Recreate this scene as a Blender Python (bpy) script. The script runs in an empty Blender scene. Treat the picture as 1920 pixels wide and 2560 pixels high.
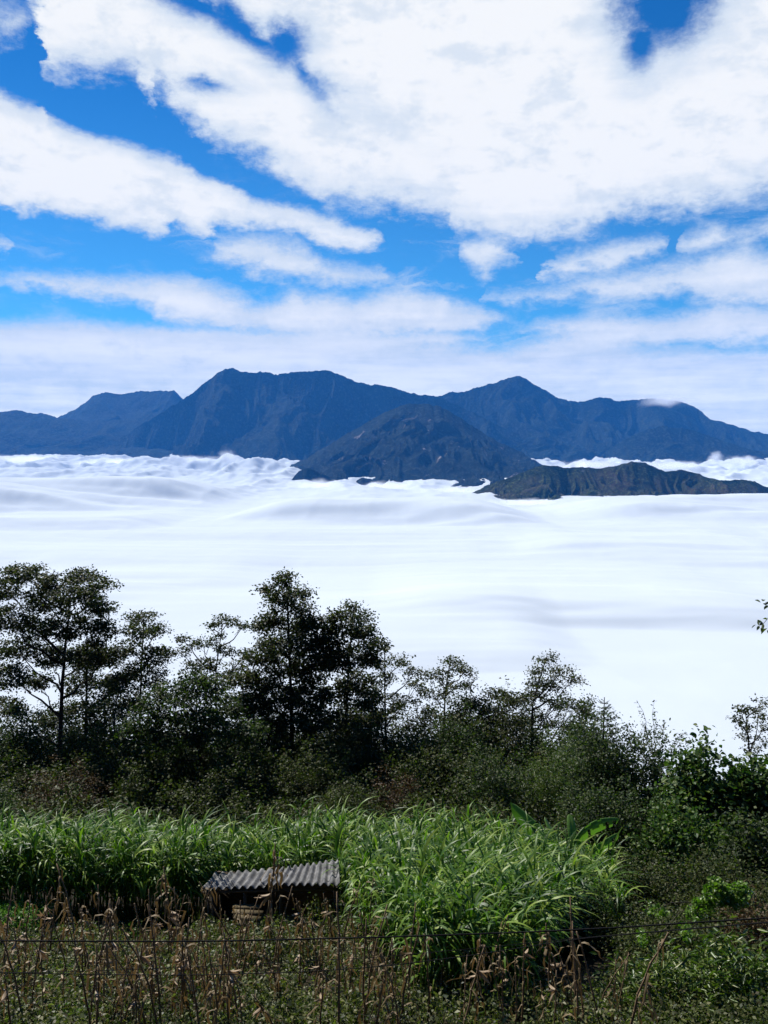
import bpy, math, random
import numpy as np
from mathutils import Vector

C = bpy.context.scene.collection
SC = bpy.context.scene
PI = math.pi
rng = np.random.default_rng(11)

# ------------------------------------------------------------------ camera
F = 2200.0                      # focal length in pixels of the 1920 x 2560 photograph
HY = 1075.0                     # row of the horizon
PITCH = math.atan((1280 - HY) / F)
cam = bpy.data.cameras.new('camera')
cam.sensor_fit = 'VERTICAL'
cam.sensor_height = 36.0
cam.lens = F / 2560 * 36.0
cam.clip_start = 0.1
cam.clip_end = 200000
camo = bpy.data.objects.new('camera', cam)
camo.rotation_euler = (PI / 2 - PITCH, 0, 0)
C.objects.link(camo)
SC.camera = camo

# ------------------------------------------------------------------ light
SUN_EL, SUN_AZ = math.radians(48), math.radians(-40)     # azimuth from +Y, clockwise
sdir = Vector((math.sin(SUN_AZ) * math.cos(SUN_EL), math.cos(SUN_AZ) * math.cos(SUN_EL), math.sin(SUN_EL)))
sun = bpy.data.lights.new('sun', 'SUN')
sun.energy = 5.0
sun.angle = math.radians(0.5)
sun.color = (1.0, 0.96, 0.9)
suno = bpy.data.objects.new('sun', sun)
suno.rotation_euler = (-sdir).to_track_quat('-Z', 'Y').to_euler()
C.objects.link(suno)

SC.view_settings.view_transform = 'Standard'
SC.view_settings.look = 'None'
SC.view_settings.exposure = 0.5
SC.view_settings.gamma = 1.0
SC.cycles.use_denoising = True
SC.cycles.denoiser = 'OPENIMAGEDENOISE'
SC.cycles.denoising_input_passes = 'RGB_ALBEDO_NORMAL'
SC.cycles.denoising_prefilter = 'ACCURATE'
SC.cycles.max_bounces = 8
SC.cycles.diffuse_bounces = 3
SC.cycles.glossy_bounces = 2
SC.cycles.transmission_bounces = 4
SC.cycles.transparent_max_bounces = 16
SC.cycles.volume_bounces = 6
SC.cycles.caustics_reflective = False
SC.cycles.caustics_refractive = False
SC.cycles.sample_clamp_indirect = 6.0


def ray(px, py):
    """A pixel of the photograph as a direction in the world, y component 1."""
    a, b = (px - 960) / F, (1280 - py) / F
    y = math.cos(PITCH) + b * math.sin(PITCH)
    z = -math.sin(PITCH) + b * math.cos(PITCH)
    return np.array([a / y, 1.0, z / y])


def P(px, py, Y):
    return ray(px, py) * Y


def scale_at(px, py, Y):
    """Metres per photograph pixel for something standing at distance Y."""
    b = (1280 - py) / F
    return Y / (math.cos(PITCH) + b * math.sin(PITCH)) / F


def azel(px, py):
    d = ray(px, py)
    return math.degrees(math.atan2(d[0], d[1])), math.degrees(math.atan2(d[2], math.hypot(d[0], d[1])))


# ------------------------------------------------------------------ node helper
class NB:
    def __init__(s, tree):
        s.t = tree
        s.n = tree.nodes
        s.l = tree.links

    def new(s, kind, **kw):
        n = s.n.new(kind)
        for k, v in kw.items():
            setattr(n, k, v)
        return n

    def put(s, sock, v):
        if isinstance(v, bpy.types.NodeSocket):
            s.l.new(v, sock)
        elif v is not None:
            sock.default_value = v

    def m(s, op, a, b=None, c=None, clamp=False):
        n = s.new('ShaderNodeMath', operation=op, use_clamp=clamp)
        s.put(n.inputs[0], a)
        if b is not None:
            s.put(n.inputs[1], b)
        if c is not None:
            s.put(n.inputs[2], c)
        return n.outputs[0]

    def rng(s, v, a, b, c=0.0, d=1.0, smooth=True):
        n = s.new('ShaderNodeMapRange')
        n.interpolation_type = 'SMOOTHSTEP' if smooth else 'LINEAR'
        s.put(n.inputs[0], v)
        for i, q in enumerate((a, b, c, d)):
            s.put(n.inputs[i + 1], q)
        return n.outputs[0]

    def xyz(s, x, y, z):
        n = s.new('ShaderNodeCombineXYZ')
        s.put(n.inputs[0], x)
        s.put(n.inputs[1], y)
        s.put(n.inputs[2], z)
        return n.outputs[0]

    def noise(s, vec, scale, detail=5, rough=0.55, dist=0.0):
        n = s.new('ShaderNodeTexNoise')
        n.inputs['Scale'].default_value = scale
        n.inputs['Detail'].default_value = detail
        n.inputs['Roughness'].default_value = rough
        n.inputs['Distortion'].default_value = dist
        s.put(n.inputs['Vector'], vec)
        return n

    def mix(s, f, a, b, blend='MIX'):
        n = s.new('ShaderNodeMix', data_type='RGBA', blend_type=blend)
        s.put(n.inputs[0], f)
        for k, v in ((6, a), (7, b)):
            if isinstance(v, tuple) and len(v) == 3:
                v = v + (1.0,)
            s.put(n.inputs[k], v)
        return n.outputs[2]

    def ramp(s, f, stops):
        n = s.new('ShaderNodeValToRGB')
        e = n.color_ramp.elements
        while len(e) < len(stops):
            e.new(0.5)
        for k, (p, c) in enumerate(stops):
            e[k].position = p
            e[k].color = c + (1.0,)
        s.put(n.inputs[0], f)
        return n.outputs[0]


# ------------------------------------------------------------------ the sky: Sky Texture with drifting cloud banks
AZR, EL0, EL1 = 32.0, -6.0, 34.0


def build_world():
    w = bpy.data.worlds.new('World')
    SC.world = w
    w.use_nodes = True
    nt = w.node_tree
    nt.nodes.clear()
    b = NB(nt)
    tc = b.new('ShaderNodeTexCoord').outputs['Generated']
    sep = b.new('ShaderNodeSeparateXYZ')
    b.put(sep.inputs[0], tc)
    x, y, z = sep.outputs
    az = b.m('MULTIPLY', b.m('ARCTAN2', x, y), 180 / PI)
    el = b.m('MULTIPLY', b.m('ARCSINE', z), 180 / PI)
    azn = b.m('ADD', b.m('DIVIDE', az, 2 * AZR), 0.5, clamp=True)

    # turbulence: large swirls, stretched along the horizon, and fine fleece
    v1 = b.xyz(b.m('MULTIPLY', az, 0.55), b.m('MULTIPLY', el, 1.0), 3.7)
    n1 = b.noise(v1, 0.30, 7, 0.60, 0.3)
    n2 = b.noise(v1, 1.1, 6, 0.62, 0.2)
    v3 = b.xyz(b.m('MULTIPLY', az, 0.09), el, 1.3)
    n3 = b.noise(v3, 1.1, 6, 0.6)
    t1 = b.m('SUBTRACT', n1.outputs[0], 0.5)
    t2 = b.m('SUBTRACT', n2.outputs[0], 0.5)
    t3 = b.m('SUBTRACT', n3.outputs[0], 0.5)

    n4 = b.noise(b.xyz(b.m('MULTIPLY', az, 0.6), el, 8.1), 3.4, 6, 0.65, 0.2)
    t4 = b.m('SUBTRACT', n4.outputs[0], 0.5)
    n5 = b.noise(b.xyz(b.m('MULTIPLY', az, 0.6), el, 21.4), 0.8, 5, 0.6)
    wx = b.m('SUBTRACT', n5.outputs[0], 0.5)
    azn = b.m('ADD', azn, b.m('MULTIPLY', wx, 0.05), clamp=True)
    el0 = el
    el = b.m('ADD', el, b.m('MULTIPLY', t2, b.rng(el, 0.5, 6, 0.15, 1.2)))

    def curve(pts):
        fc = b.new('ShaderNodeFloatCurve')
        cv = fc.mapping.curves[0]
        q = []
        for px, py in pts:
            a, e = azel(px, py)
            q.append(((a + AZR) / (2 * AZR), (e - EL0) / (EL1 - EL0)))
        q.sort()
        if q[0][0] > 0.002:
            q.insert(0, (0.0, q[0][1]))
        if q[-1][0] < 0.998:
            q.append((1.0, q[-1][1]))
        while len(cv.points) < len(q):
            cv.points.new(0.5, 0.5)
        for k, (u, v) in enumerate(q):
            cv.points[k].location = (min(max(u, 0), 1), min(max(v, 0), 1))
            cv.points[k].handle_type = 'VECTOR'
        fc.mapping.extend = 'HORIZONTAL'
        fc.mapping.update()
        b.put(fc.inputs['Value'], azn)
        return b.m('MULTIPLY_ADD', fc.outputs[0], EL1 - EL0, EL0)

    OUT = -400
    banks = [
        # the big bank across the top: (upper edge, lower edge, softness)
        ([(-200, -300), (2100, -300)],
         [(-200, -40), (60, -30), (100, 60), (112, 150), (124, 188), (190, 174), (249, 190), (300, 174), (347, 191), (393, 205), (376, 262), (463, 282), (498, 301), (521, 341), (579, 365), (637, 388), (689, 428), (718, 457), (775, 480), (804, 505), (856, 514), (920, 512), (1024, 515), (1053, 538), (1122, 541), (1139, 579), (1238, 596), (1365, 590), (1458, 573), (1515, 550), (1625, 527), (1741, 521), (1828, 503), (1920, 488), (2100, 470)], 0.85),
        # the long bank on the left
        ([(-200, 150), (0, 226), (40, 246), (69, 258), (107, 266), (112, 285), (197, 324), (289, 353), (370, 379), (440, 396), (492, 428), (538, 446), (579, 475), (625, 498), (683, 500), (752, 521), (828, 548), (880, 566), (935, 590), (1010, 660), (1050, 800)],
         [(-200, 470), (0, 509), (46, 528), (104, 524), (197, 544), (260, 567), (324, 579), (395, 587), (428, 560), (463, 580), (498, 595), (532, 563), (625, 566), (694, 572), (770, 586), (839, 625), (900, 628), (960, 600), (1010, 540), (1050, 400)], 0.38),
        ([(500, 900), (527, 610), (590, 592), (637, 590), (700, 600), (752, 615), (810, 658), (949, 681), (985, 720), (1000, 900)],
         [(500, 500), (527, 618), (555, 648), (613, 674), (694, 694), (810, 710), (949, 708), (985, 690), (1000, 500)], 0.75),
        ([(1110, 900), (1140, 640), (1165, 605), (1215, 585), (1260, 605), (1295, 640), (1330, 900)],
         [(1110, 300), (1140, 640), (1170, 662), (1208, 690), (1240, 672), (1295, 645), (1330, 300)], 0.80),
        # the mid bank running into the grey shelf
        ([(-200, 690), (17, 689), (75, 683), (174, 689), (231, 697), (324, 703), (405, 697), (480, 700), (532, 723), (584, 735), (625, 752), (677, 752), (735, 726), (770, 741), (822, 735), (885, 752), (960, 722), (1018, 723), (1087, 733), (1134, 756), (1209, 764), (1261, 800), (1290, 900)],
         [(-200, 700), (17, 700), (58, 720), (231, 746), (324, 758), (382, 770), (405, 798), (498, 816), (700, 850), (960, 850), (1130, 840), (1261, 815), (1290, 700)], 0.65),
        ([(1330, 900), (1353, 692), (1377, 650), (1452, 630), (1510, 614), (1597, 604), (1654, 602), (1680, 640), (1690, 900)],
         [(1330, 400), (1353, 697), (1423, 694), (1469, 677), (1539, 669), (1597, 646), (1666, 622), (1690, 400)], 0.60),
        ([(1670, 900), (1700, 612), (1787, 568), (1816, 590), (1860, 585), (1920, 560), (2100, 500)],
         [(1670, 400), (1700, 622), (1740, 632), (1816, 600), (1860, 608), (1920, 575), (2100, 520)], 0.95),
        ([(1180, 900), (1215, 738), (1330, 733), (1446, 700), (1515, 694), (1597, 677), (1706, 654), (1770, 648), (1811, 628), (1857, 622), (1920, 634), (2100, 640)],
         [(1180, 600), (1215, 750), (1284, 758), (1365, 747), (1481, 734), (1539, 749), (1585, 754), (1654, 749), (1712, 731), (1730, 749), (1793, 754), (1920, 762), (2100, 770)], 0.75),
        # the low shelf down to the horizon
        ([(-200, 800), (0, 800), (289, 805), (370, 814), (503, 819), (800, 822), (1100, 824), (1230, 845), (1319, 818), (1365, 801), (1452, 793), (1539, 787), (1614, 793), (1689, 787), (1770, 775), (1793, 761), (1920, 768), (2100, 780)],
         [(-200, 1300), (2100, 1300)], 0.55),
        ([(-200, 600), (0, 602), (25, 608), (45, 800)], [(-200, 625), (0, 622), (25, 614), (45, 400)], 0.6),
        ([(-200, 20), (40, 20), (85, 40), (110, 200)], [(-200, 70), (50, 75), (85, 45), (110, -200)], 1.3),
    ]
    tot = None
    for top, bot, soft in banks:
        d = b.m('MINIMUM', b.m('SUBTRACT', curve(top), el), b.m('SUBTRACT', el, curve(bot)))
        d = b.m('DIVIDE', d, soft)
        tot = d if tot is None else b.m('SMOOTH_MAX', tot, d, 0.6)

    def hole(px, py, rx, ry, rot, amp):
        nonlocal tot
        a0, e0 = azel(px, py)
        k = math.degrees(1 / F)
        ca, sa = math.cos(math.radians(rot)), math.sin(math.radians(rot))
        da, de = b.m('SUBTRACT', az, a0), b.m('SUBTRACT', el, e0)
        uu = b.m('DIVIDE', b.m('ADD', b.m('MULTIPLY', da, ca), b.m('MULTIPLY', de, sa)), rx * k)
        vv = b.m('DIVIDE', b.m('SUBTRACT', b.m('MULTIPLY', de, ca), b.m('MULTIPLY', da, sa)), ry * k)
        r = b.m('SQRT', b.m('ADD', b.m('MULTIPLY', uu, uu), b.m('MULTIPLY', vv, vv)))
        h = b.m('MULTIPLY', b.m('SUBTRACT', r, 1.0), amp)
        tot = b.m('MINIMUM', tot, h)
    hole(712, 116, 46, 40, 0, 1.6)
    hole(620, 85, 150, 20, -27, 1.1)
    hole(755, 180, 60, 16, -45, 1.0)
    hole(500, 15, 90, 18, -12, 1.1)
    hole(1660, 10, 95, 75, 0, 2.2)
    hole(1605, 100, 34, 52, -12, 1.6)
    hole(1690, 45, 50, 35, 30, 1.8)
    hole(520, 212, 42, 13, 0, 0.9)
    # clear lanes inside the grey shelf near the horizon
    hole(1250, 850, 75, 12, 6, 0.5)
    hole(1790, 868, 60, 8, 0, 0.35)

    # above the picture the banks break up
    up = b.rng(el, 29, 42)
    free = b.m('MULTIPLY_ADD', t1, 8.0, -1.9)
    tot = b.m('ADD', b.m('MULTIPLY', tot, b.m('SUBTRACT', 1.0, up)), b.m('MULTIPLY', free, up))
    # off to the sides and behind as well
    side = b.rng(b.m('ABSOLUTE', az), 30, 45)
    low = b.rng(el, 6, 14)
    side = b.m('MULTIPLY', side, low)
    tot = b.m('ADD', b.m('MULTIPLY', tot, b.m('SUBTRACT', 1.0, side)), b.m('MULTIPLY', free, side))

    turb = b.m('ADD', b.m('MULTIPLY', t1, 2.6), b.m('MULTIPLY', t2, 1.6))
    turb = b.m('ADD', turb, b.m('MULTIPLY', t4, 1.2))
    cov = b.m('ADD', tot, turb)
    dens = b.rng(cov, -0.95, 1.15)
    nv = b.noise(b.xyz(b.m('MULTIPLY', az, 0.28), el, 33.0), 0.55, 7, 0.66, 0.5)
    veil = b.m('MULTIPLY', b.rng(nv.outputs[0], 0.50, 0.78), b.m('MULTIPLY', b.rng(el0, 17, 11), 0.75))
    veil = b.m('MULTIPLY', veil, b.rng(az, -24, -8, 0.35, 1.0))
    dens = b.m('SUBTRACT', 1.0, b.m('MULTIPLY', b.m('SUBTRACT', 1.0, dens), b.m('SUBTRACT', 1.0, veil)))
    thick = b.rng(b.m('ADD', cov, b.m('MULTIPLY', t3, 3.0)), -0.2, 3.2)

    # the clear air
    sky = b.new('ShaderNodeTexSky', sky_type='NISHITA')
    sky.sun_disc = False
    sky.sun_elevation = SUN_EL
    sky.sun_rotation = SUN_AZ
    sky.altitude = 1800
    sky.air_density = 1.0
    sky.dust_density = 0.3
    sky.ozone_density = 2.5
    zc = b.m('MAXIMUM', z, 0.012)
    b.put(sky.inputs[0], b.xyz(x, y, zc))
    blue = b.mix(1.0, sky.outputs[0], b.mix(b.rng(el0, 6, 27), (0.23, 0.76, 1.08), (0.05, 0.52, 0.98)), 'MULTIPLY')
    bg1 = b.new('ShaderNodeBackground')
    b.put(bg1.inputs[0], blue)
    bg1.inputs[1].default_value = 0.074
    # the clouds: white where thick, faint blue grey where thin, banded grey low down
    white = b.mix(thick, (0.66, 0.76, 0.88), (0.98, 0.99, 0.995))
    white = b.mix(b.m('MULTIPLY', b.rng(b.m('ADD', t1, b.m('MULTIPLY', t2, 0.7)), 0.02, -0.22), 0.8), white, (0.72, 0.80, 0.89))
    lowg = b.rng(el0, 7.2, 1.5)
    band = b.m('ADD', b.m('MULTIPLY', t3, 3.6), b.m('MULTIPLY_ADD', t2, 1.4, 0.6), clamp=True)
    grey = b.mix(band, (0.68, 0.80, 0.89), (1.08, 1.12, 1.10))
    col = b.mix(b.m('MULTIPLY', lowg, 0.85), white, grey)
    bg2 = b.new('ShaderNodeBackground')
    b.put(bg2.inputs[0], col)
    bg2.inputs[1].default_value = 0.70
    mx = b.new('ShaderNodeMixShader')
    b.put(mx.inputs[0], dens)
    b.put(mx.inputs[1], bg1.outputs[0])
    b.put(mx.inputs[2], bg2.outputs[0])
    out = b.new('ShaderNodeOutputWorld')
    b.put(out.inputs[0], mx.outputs[0])
    w.cycles.sampling_method = 'MANUAL'
    w.cycles.sample_map_resolution = 512


build_world()


# ------------------------------------------------------------------ mesh helpers
def mesh_obj(name, verts, faces, mat, parent=None, loc=None, smooth=False):
    """Link one mesh object; faces is an (n,3) or (n,4) array, or a list of such arrays."""
    verts = np.ascontiguousarray(verts, dtype=np.float32)
    if loc is not None:
        verts = verts - np.asarray(loc, dtype=np.float32)
    fl = faces if isinstance(faces, list) else [faces]
    fl = [np.asarray(f, dtype=np.int32) for f in fl if len(f)]
    me = bpy.data.meshes.new(name)
    me.vertices.add(len(verts))
    me.vertices.foreach_set('co', verts.ravel())
    nl = sum(f.size for f in fl)
    npoly = sum(len(f) for f in fl)
    me.loops.add(nl)
    me.polygons.add(npoly)
    me.loops.foreach_set('vertex_index', np.concatenate([f.ravel() for f in fl]))
    tot = np.concatenate([np.full(len(f), f.shape[1], dtype=np.int32) for f in fl])
    st = np.concatenate(([0], np.cumsum(tot)[:-1])).astype(np.int32)
    me.polygons.foreach_set('loop_start', st)
    if smooth:
        me.polygons.foreach_set('use_smooth', np.ones(npoly, dtype=bool))
    me.update(calc_edges=True)
    me.validate()
    for m in (mat if isinstance(mat, list) else [mat]):
        me.materials.append(m)
    o = bpy.data.objects.new(name, me)
    C.objects.link(o)
    if parent is not None:
        o.parent = parent
    elif loc is not None:
        o.location = loc
    return o


class MB:
    """Collects pieces of one mesh."""
    def __init__(s):
        s.v, s.q, s.t, s.n = [], [], [], 0

    def add(s, v, q=None, t=None):
        v = np.asarray(v, dtype=np.float64).reshape(-1, 3)
        if q is not None and len(q):
            s.q.append(np.asarray(q, dtype=np.int64) + s.n)
        if t is not None and len(t):
            s.t.append(np.asarray(t, dtype=np.int64) + s.n)
        s.v.append(v)
        s.n += len(v)

    def tube(s, pts, rad, sides=6, cap=True):
        pts = np.asarray(pts, float)
        rad = np.broadcast_to(np.asarray(rad, float), (len(pts),))
        tan = np.gradient(pts, axis=0)
        tan /= np.linalg.norm(tan, axis=1, keepdims=True) + 1e-9
        ref = np.array([0.31, 0.87, 0.38]) if abs(tan[0, 2]) > 0.7 else np.array([0.05, 0.1, 1.0])
        a = np.cross(tan, ref)
        a /= np.linalg.norm(a, axis=1, keepdims=True) + 1e-9
        c = np.cross(tan, a)
        th = np.arange(sides) * 2 * PI / sides
        ring = pts[:, None, :] + rad[:, None, None] * (np.cos(th)[None, :, None] * a[:, None, :] + np.sin(th)[None, :, None] * c[:, None, :])
        k = len(pts)
        i, j = np.meshgrid(np.arange(k - 1), np.arange(sides), indexing='ij')
        j2 = (j + 1) % sides
        q = np.stack([i * sides + j, i * sides + j2, (i + 1) * sides + j2, (i + 1) * sides + j], -1).reshape(-1, 4)
        v = ring.reshape(-1, 3)
        t = None
        if cap:
            v = np.vstack([v, pts[0], pts[-1]])
            jj = np.arange(sides)
            t = np.vstack([np.stack([(jj + 1) % sides, jj, np.full(sides, k * sides)], -1),
                           np.stack([(k - 1) * sides + jj, (k - 1) * sides + (jj + 1) % sides, np.full(sides, k * sides + 1)], -1)])
        s.add(v, q, t)

    def box(s, cx, cy, cz, sx, sy, sz, rz=0.0, tilt=0.0):
        v = np.array([[x, y, z] for z in (-.5, .5) for y in (-.5, .5) for x in (-.5, .5)]) * (sx, sy, sz)
        if tilt:
            v = np.stack([v[:, 0] * math.cos(tilt) + v[:, 2] * math.sin(tilt), v[:, 1], -v[:, 0] * math.sin(tilt) + v[:, 2] * math.cos(tilt)], -1)
        c, n = math.cos(rz), math.sin(rz)
        v = np.stack([v[:, 0] * c - v[:, 1] * n, v[:, 0] * n + v[:, 1] * c, v[:, 2]], -1) + (cx, cy, cz)
        s.add(v, [[0, 2, 3, 1], [4, 5, 7, 6], [0, 1, 5, 4], [2, 6, 7, 3], [0, 4, 6, 2], [1, 3, 7, 5]])

    def build(s, name, mat, parent=None, loc=None, smooth=False):
        f = []
        if s.q:
            f.append(np.vstack(s.q))
        if s.t:
            f.append(np.vstack(s.t))
        return mesh_obj(name, np.vstack(s.v), f, mat, parent, loc, smooth)


def tag(o, label=None, cat=None, group=None, kind=None):
    if label:
        o['label'] = label
    if cat:
        o['category'] = cat
    if group:
        o['group'] = group
    if kind:
        o['kind'] = kind
    return o


def empty(name, loc):
    o = bpy.data.objects.new(name, None)
    o.location = [float(q) for q in loc]
    o.empty_display_size = 0.3
    C.objects.link(o)
    return o


def unit(v):
    return v / (np.linalg.norm(v, axis=-1, keepdims=True) + 1e-9)


def leaf_quads(mb, cen, size, r, droop=0.3, width=0.5, out=None, outw=0.0, six=False, up=0.9):
    """Leaves as folded blades: centre, length; each leaf its own island."""
    n = len(cen)
    d = r.normal(size=(n, 3))
    d[:, 2] = d[:, 2] * 0.6 - droop
    if out is not None:
        d += out * outw
    d = unit(d)
    nn = r.normal(size=(n, 3)) * 0.75
    nn[:, 2] += up
    sd = unit(np.cross(d, nn))
    nn = unit(np.cross(sd, d))
    s = np.asarray(size, float).reshape(-1, 1) * np.ones((n, 1))
    w = s * width * 0.5 * r.uniform(0.75, 1.2, (n, 1))
    fold = s * 0.10 * r.uniform(0, 1.4, (n, 1))
    b0 = cen - d * s * 0.5
    tip = cen + d * s * 0.5 - nn * s * 0.10
    if not six:
        v = np.stack([b0, cen + sd * w + nn * fold, tip, cen - sd * w + nn * fold], 1).reshape(-1, 3)
        q = np.arange(n * 4).reshape(-1, 4)
        mb.add(v, q)
    else:
        c1, c2 = cen - d * s * 0.18, cen + d * s * 0.16
        v = np.stack([b0, c1 + sd * w + nn * fold, c2 + sd * w * 0.86 + nn * fold, tip, c2 - sd * w * 0.86 + nn * fold, c1 - sd * w + nn * fold], 1).reshape(-1, 3)
        k = np.arange(n)[:, None] * 6
        q = np.vstack([k + [0, 1, 2, 3], k + [0, 3, 4, 5]])
        mb.add(v, q)


# ------------------------------------------------------------------ lattice noise for terrain
def _hash(ix, iy, seed):
    h = (ix.astype(np.int64) * 374761393 + iy.astype(np.int64) * 668265263 + seed * 974634777) & 0xFFFFFFFF
    h = ((h ^ (h >> 13)) * 1274126177) & 0xFFFFFFFF
    return ((h ^ (h >> 16)) & 0xFFFFFF) / float(0xFFFFFF)


def vnoise(x, y, seed=0):
    x0, y0 = np.floor(x), np.floor(y)
    fx, fy = x - x0, y - y0
    fx = fx * fx * fx * (fx * (fx * 6 - 15) + 10)
    fy = fy * fy * fy * (fy * (fy * 6 - 15) + 10)
    a, b_ = _hash(x0, y0, seed), _hash(x0 + 1, y0, seed)
    c, d = _hash(x0, y0 + 1, seed), _hash(x0 + 1, y0 + 1, seed)
    return (a * (1 - fx) + b_ * fx) * (1 - fy) + (c * (1 - fx) + d * fx) * fy


def fbm(x, y, octv=5, seed=0, gain=0.5):
    s, a, tot = 0, 1.0, 0
    for k in range(octv):
        s = s + a * vnoise(x, y, seed + k * 17)
        tot += a
        a *= gain
        x, y = x * 2.03 + 11.3, y * 2.03 + 5.7
    return s / tot


def ridged(x, y, octv=4, seed=0, gain=0.55):
    s, a, tot = 0, 1.0, 0
    for k in range(octv):
        s = s + a * (1 - np.abs(2 * vnoise(x, y, seed + k * 17) - 1))
        tot += a
        a *= gain
        x, y = x * 2.03 + 3.1, y * 2.03 + 9.2
    return s / tot


def grid_faces(nr, nc):
    i, j = np.meshgrid(np.arange(nr - 1), np.arange(nc - 1), indexing='ij')
    a = i * nc + j
    return np.stack([a, a + 1, a + nc + 1, a + nc], -1).reshape(-1, 4)


# ------------------------------------------------------------------ materials
def new_mat(name):
    m = bpy.data.materials.new(name)
    m.use_nodes = True
    m.node_tree.nodes.clear()
    return m, NB(m.node_tree)


def leaf_mat(name, cols, trans=0.35, rough=0.45, spec=0.35, tint=(0.9, 1.25, 0.4)):
    """A leaf: colour differs from leaf to leaf; light passes through."""
    m, b = new_mat(name)
    g = b.new('ShaderNodeNewGeometry')
    cols = [tuple(q * 0.76 for q in c) for c in cols]
    n = len(cols)
    col = b.ramp(g.outputs['Random Per Island'], [(k / max(n - 1, 1), c) for k, c in enumerate(cols)])
    p = b.new('ShaderNodeBsdfPrincipled')
    b.put(p.inputs['Base Color'], col)
    p.inputs['Roughness'].default_value = rough
    p.inputs['Specular IOR Level'].default_value = spec
    t = b.new('ShaderNodeBsdfTranslucent')
    b.put(t.inputs[0], b.mix(1.0, col, tint, 'MULTIPLY'))
    mx = b.new('ShaderNodeMixShader')
    mx.inputs[0].default_value = trans
    b.put(mx.inputs[1], p.outputs[0])
    b.put(mx.inputs[2], t.outputs[0])
    b.put(b.new('ShaderNodeOutputMaterial').inputs[0], mx.outputs[0])
    return m


def rough_mat(name, c1, c2, scale=8.0, rough=0.85, bump=0.3, stretch=(1, 1, 1), spec=0.2, bdist=0.02):
    m, b = new_mat(name)
    tc = b.new('ShaderNodeTexCoord').outputs['Object']
    mp = b.new('ShaderNodeMapping')
    mp.inputs['Scale'].default_value = stretch
    b.put(mp.inputs[0], tc)
    n = b.noise(mp.outputs[0], scale, 6, 0.6)
    col = b.mix(b.rng(n.outputs[0], 0.3, 0.7), c1, c2)
    p = b.new('ShaderNodeBsdfPrincipled')
    b.put(p.inputs['Base Color'], col)
    p.inputs['Roughness'].default_value = rough
    p.inputs['Specular IOR Level'].default_value = spec
    if bump:
        bp = b.new('ShaderNodeBump')
        bp.inputs['Strength'].default_value = bump
        bp.inputs['Distance'].default_value = bdist
        b.put(bp.inputs['Height'], n.outputs[0])
        b.put(p.inputs['Normal'], bp.outputs[0])
    b.put(b.new('ShaderNodeOutputMaterial').inputs[0], p.outputs[0])
    return m


M = {}
M['bark'] = rough_mat('bark', (0.022, 0.018, 0.014), (0.06, 0.05, 0.04), 6, 0.9, 0.6, (3, 3, 0.6))
M['alder_leaf'] = leaf_mat('alder_leaf', [(0.02, 0.03, 0.011), (0.036, 0.05, 0.016), (0.08, 0.09, 0.03), (0.15, 0.14, 0.055)], 0.35, 0.55, 0.22)
M['bush_leaf'] = leaf_mat('bush_leaf', [(0.016, 0.03, 0.010), (0.034, 0.058, 0.017), (0.07, 0.11, 0.03), (0.13, 0.15, 0.05)], 0.35, 0.55, 0.22)
M['olive_leaf'] = leaf_mat('olive_leaf', [(0.025, 0.038, 0.011), (0.052, 0.072, 0.018), (0.115, 0.14, 0.036), (0.075, 0.062, 0.024)], 0.34, 0.55, 0.2)
M['broad_leaf'] = leaf_mat('broad_leaf', [(0.03, 0.075, 0.018), (0.06, 0.12, 0.025), (0.10, 0.17, 0.035), (0.20, 0.23, 0.07)], 0.34, 0.5, 0.22)
M['brown_leaf'] = leaf_mat('brown_leaf', [(0.05, 0.026, 0.013), (0.09, 0.056, 0.024), (0.13, 0.09, 0.038), (0.06, 0.06, 0.022)], 0.25, 0.6, 0.2, (1.1, 0.9, 0.5))
M['creeper_leaf'] = leaf_mat('creeper_leaf', [(0.07, 0.15, 0.018), (0.14, 0.25, 0.03), (0.24, 0.34, 0.05)], 0.45, 0.4, 0.4)
M['willow_leaf'] = leaf_mat('willow_leaf', [(0.04, 0.075, 0.014), (0.08, 0.14, 0.022), (0.15, 0.22, 0.034), (0.26, 0.28, 0.07)], 0.28, 0.4, 0.5)
M['grass_blade'] = leaf_mat('grass_blade', [(0.025, 0.075, 0.007), (0.07, 0.16, 0.012), (0.16, 0.29, 0.022), (0.31, 0.40, 0.06)], 0.36, 0.45, 0.28)
M['weed_leaf'] = leaf_mat('weed_leaf', [(0.018, 0.03, 0.009), (0.05, 0.07, 0.016), (0.10, 0.13, 0.028), (0.26, 0.26, 0.09), (0.07, 0.055, 0.022)], 0.38, 0.5, 0.35)
M['meadow_leaf'] = leaf_mat('meadow_leaf', [(0.08, 0.19, 0.025), (0.12, 0.26, 0.035), (0.18, 0.30, 0.05)], 0.35, 0.45, 0.3)
M['banana_leaf'] = leaf_mat('banana_leaf', [(0.13, 0.27, 0.05), (0.22, 0.36, 0.07)], 0.45, 0.4, 0.3)
M['straw'] = rough_mat('straw', (0.09, 0.055, 0.03), (0.24, 0.16, 0.085), 9, 0.75, 0.3, (4, 4, 0.8), 0.3)
M['dry_leaf'] = leaf_mat('dry_leaf', [(0.05, 0.034, 0.016), (0.12, 0.08, 0.036), (0.25, 0.18, 0.085), (0.06, 0.04, 0.022)], 0.22, 0.6, 0.3, (1.1, 0.95, 0.7))
M['husk'] = leaf_mat('husk', [(0.30, 0.20, 0.11), (0.48, 0.35, 0.21), (0.62, 0.50, 0.34)], 0.25, 0.6, 0.3, (1.1, 0.95, 0.75))
M['wood'] = rough_mat('wood', (0.05, 0.038, 0.025), (0.13, 0.10, 0.07), 5, 0.85, 0.5, (1, 1, 8))
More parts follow.
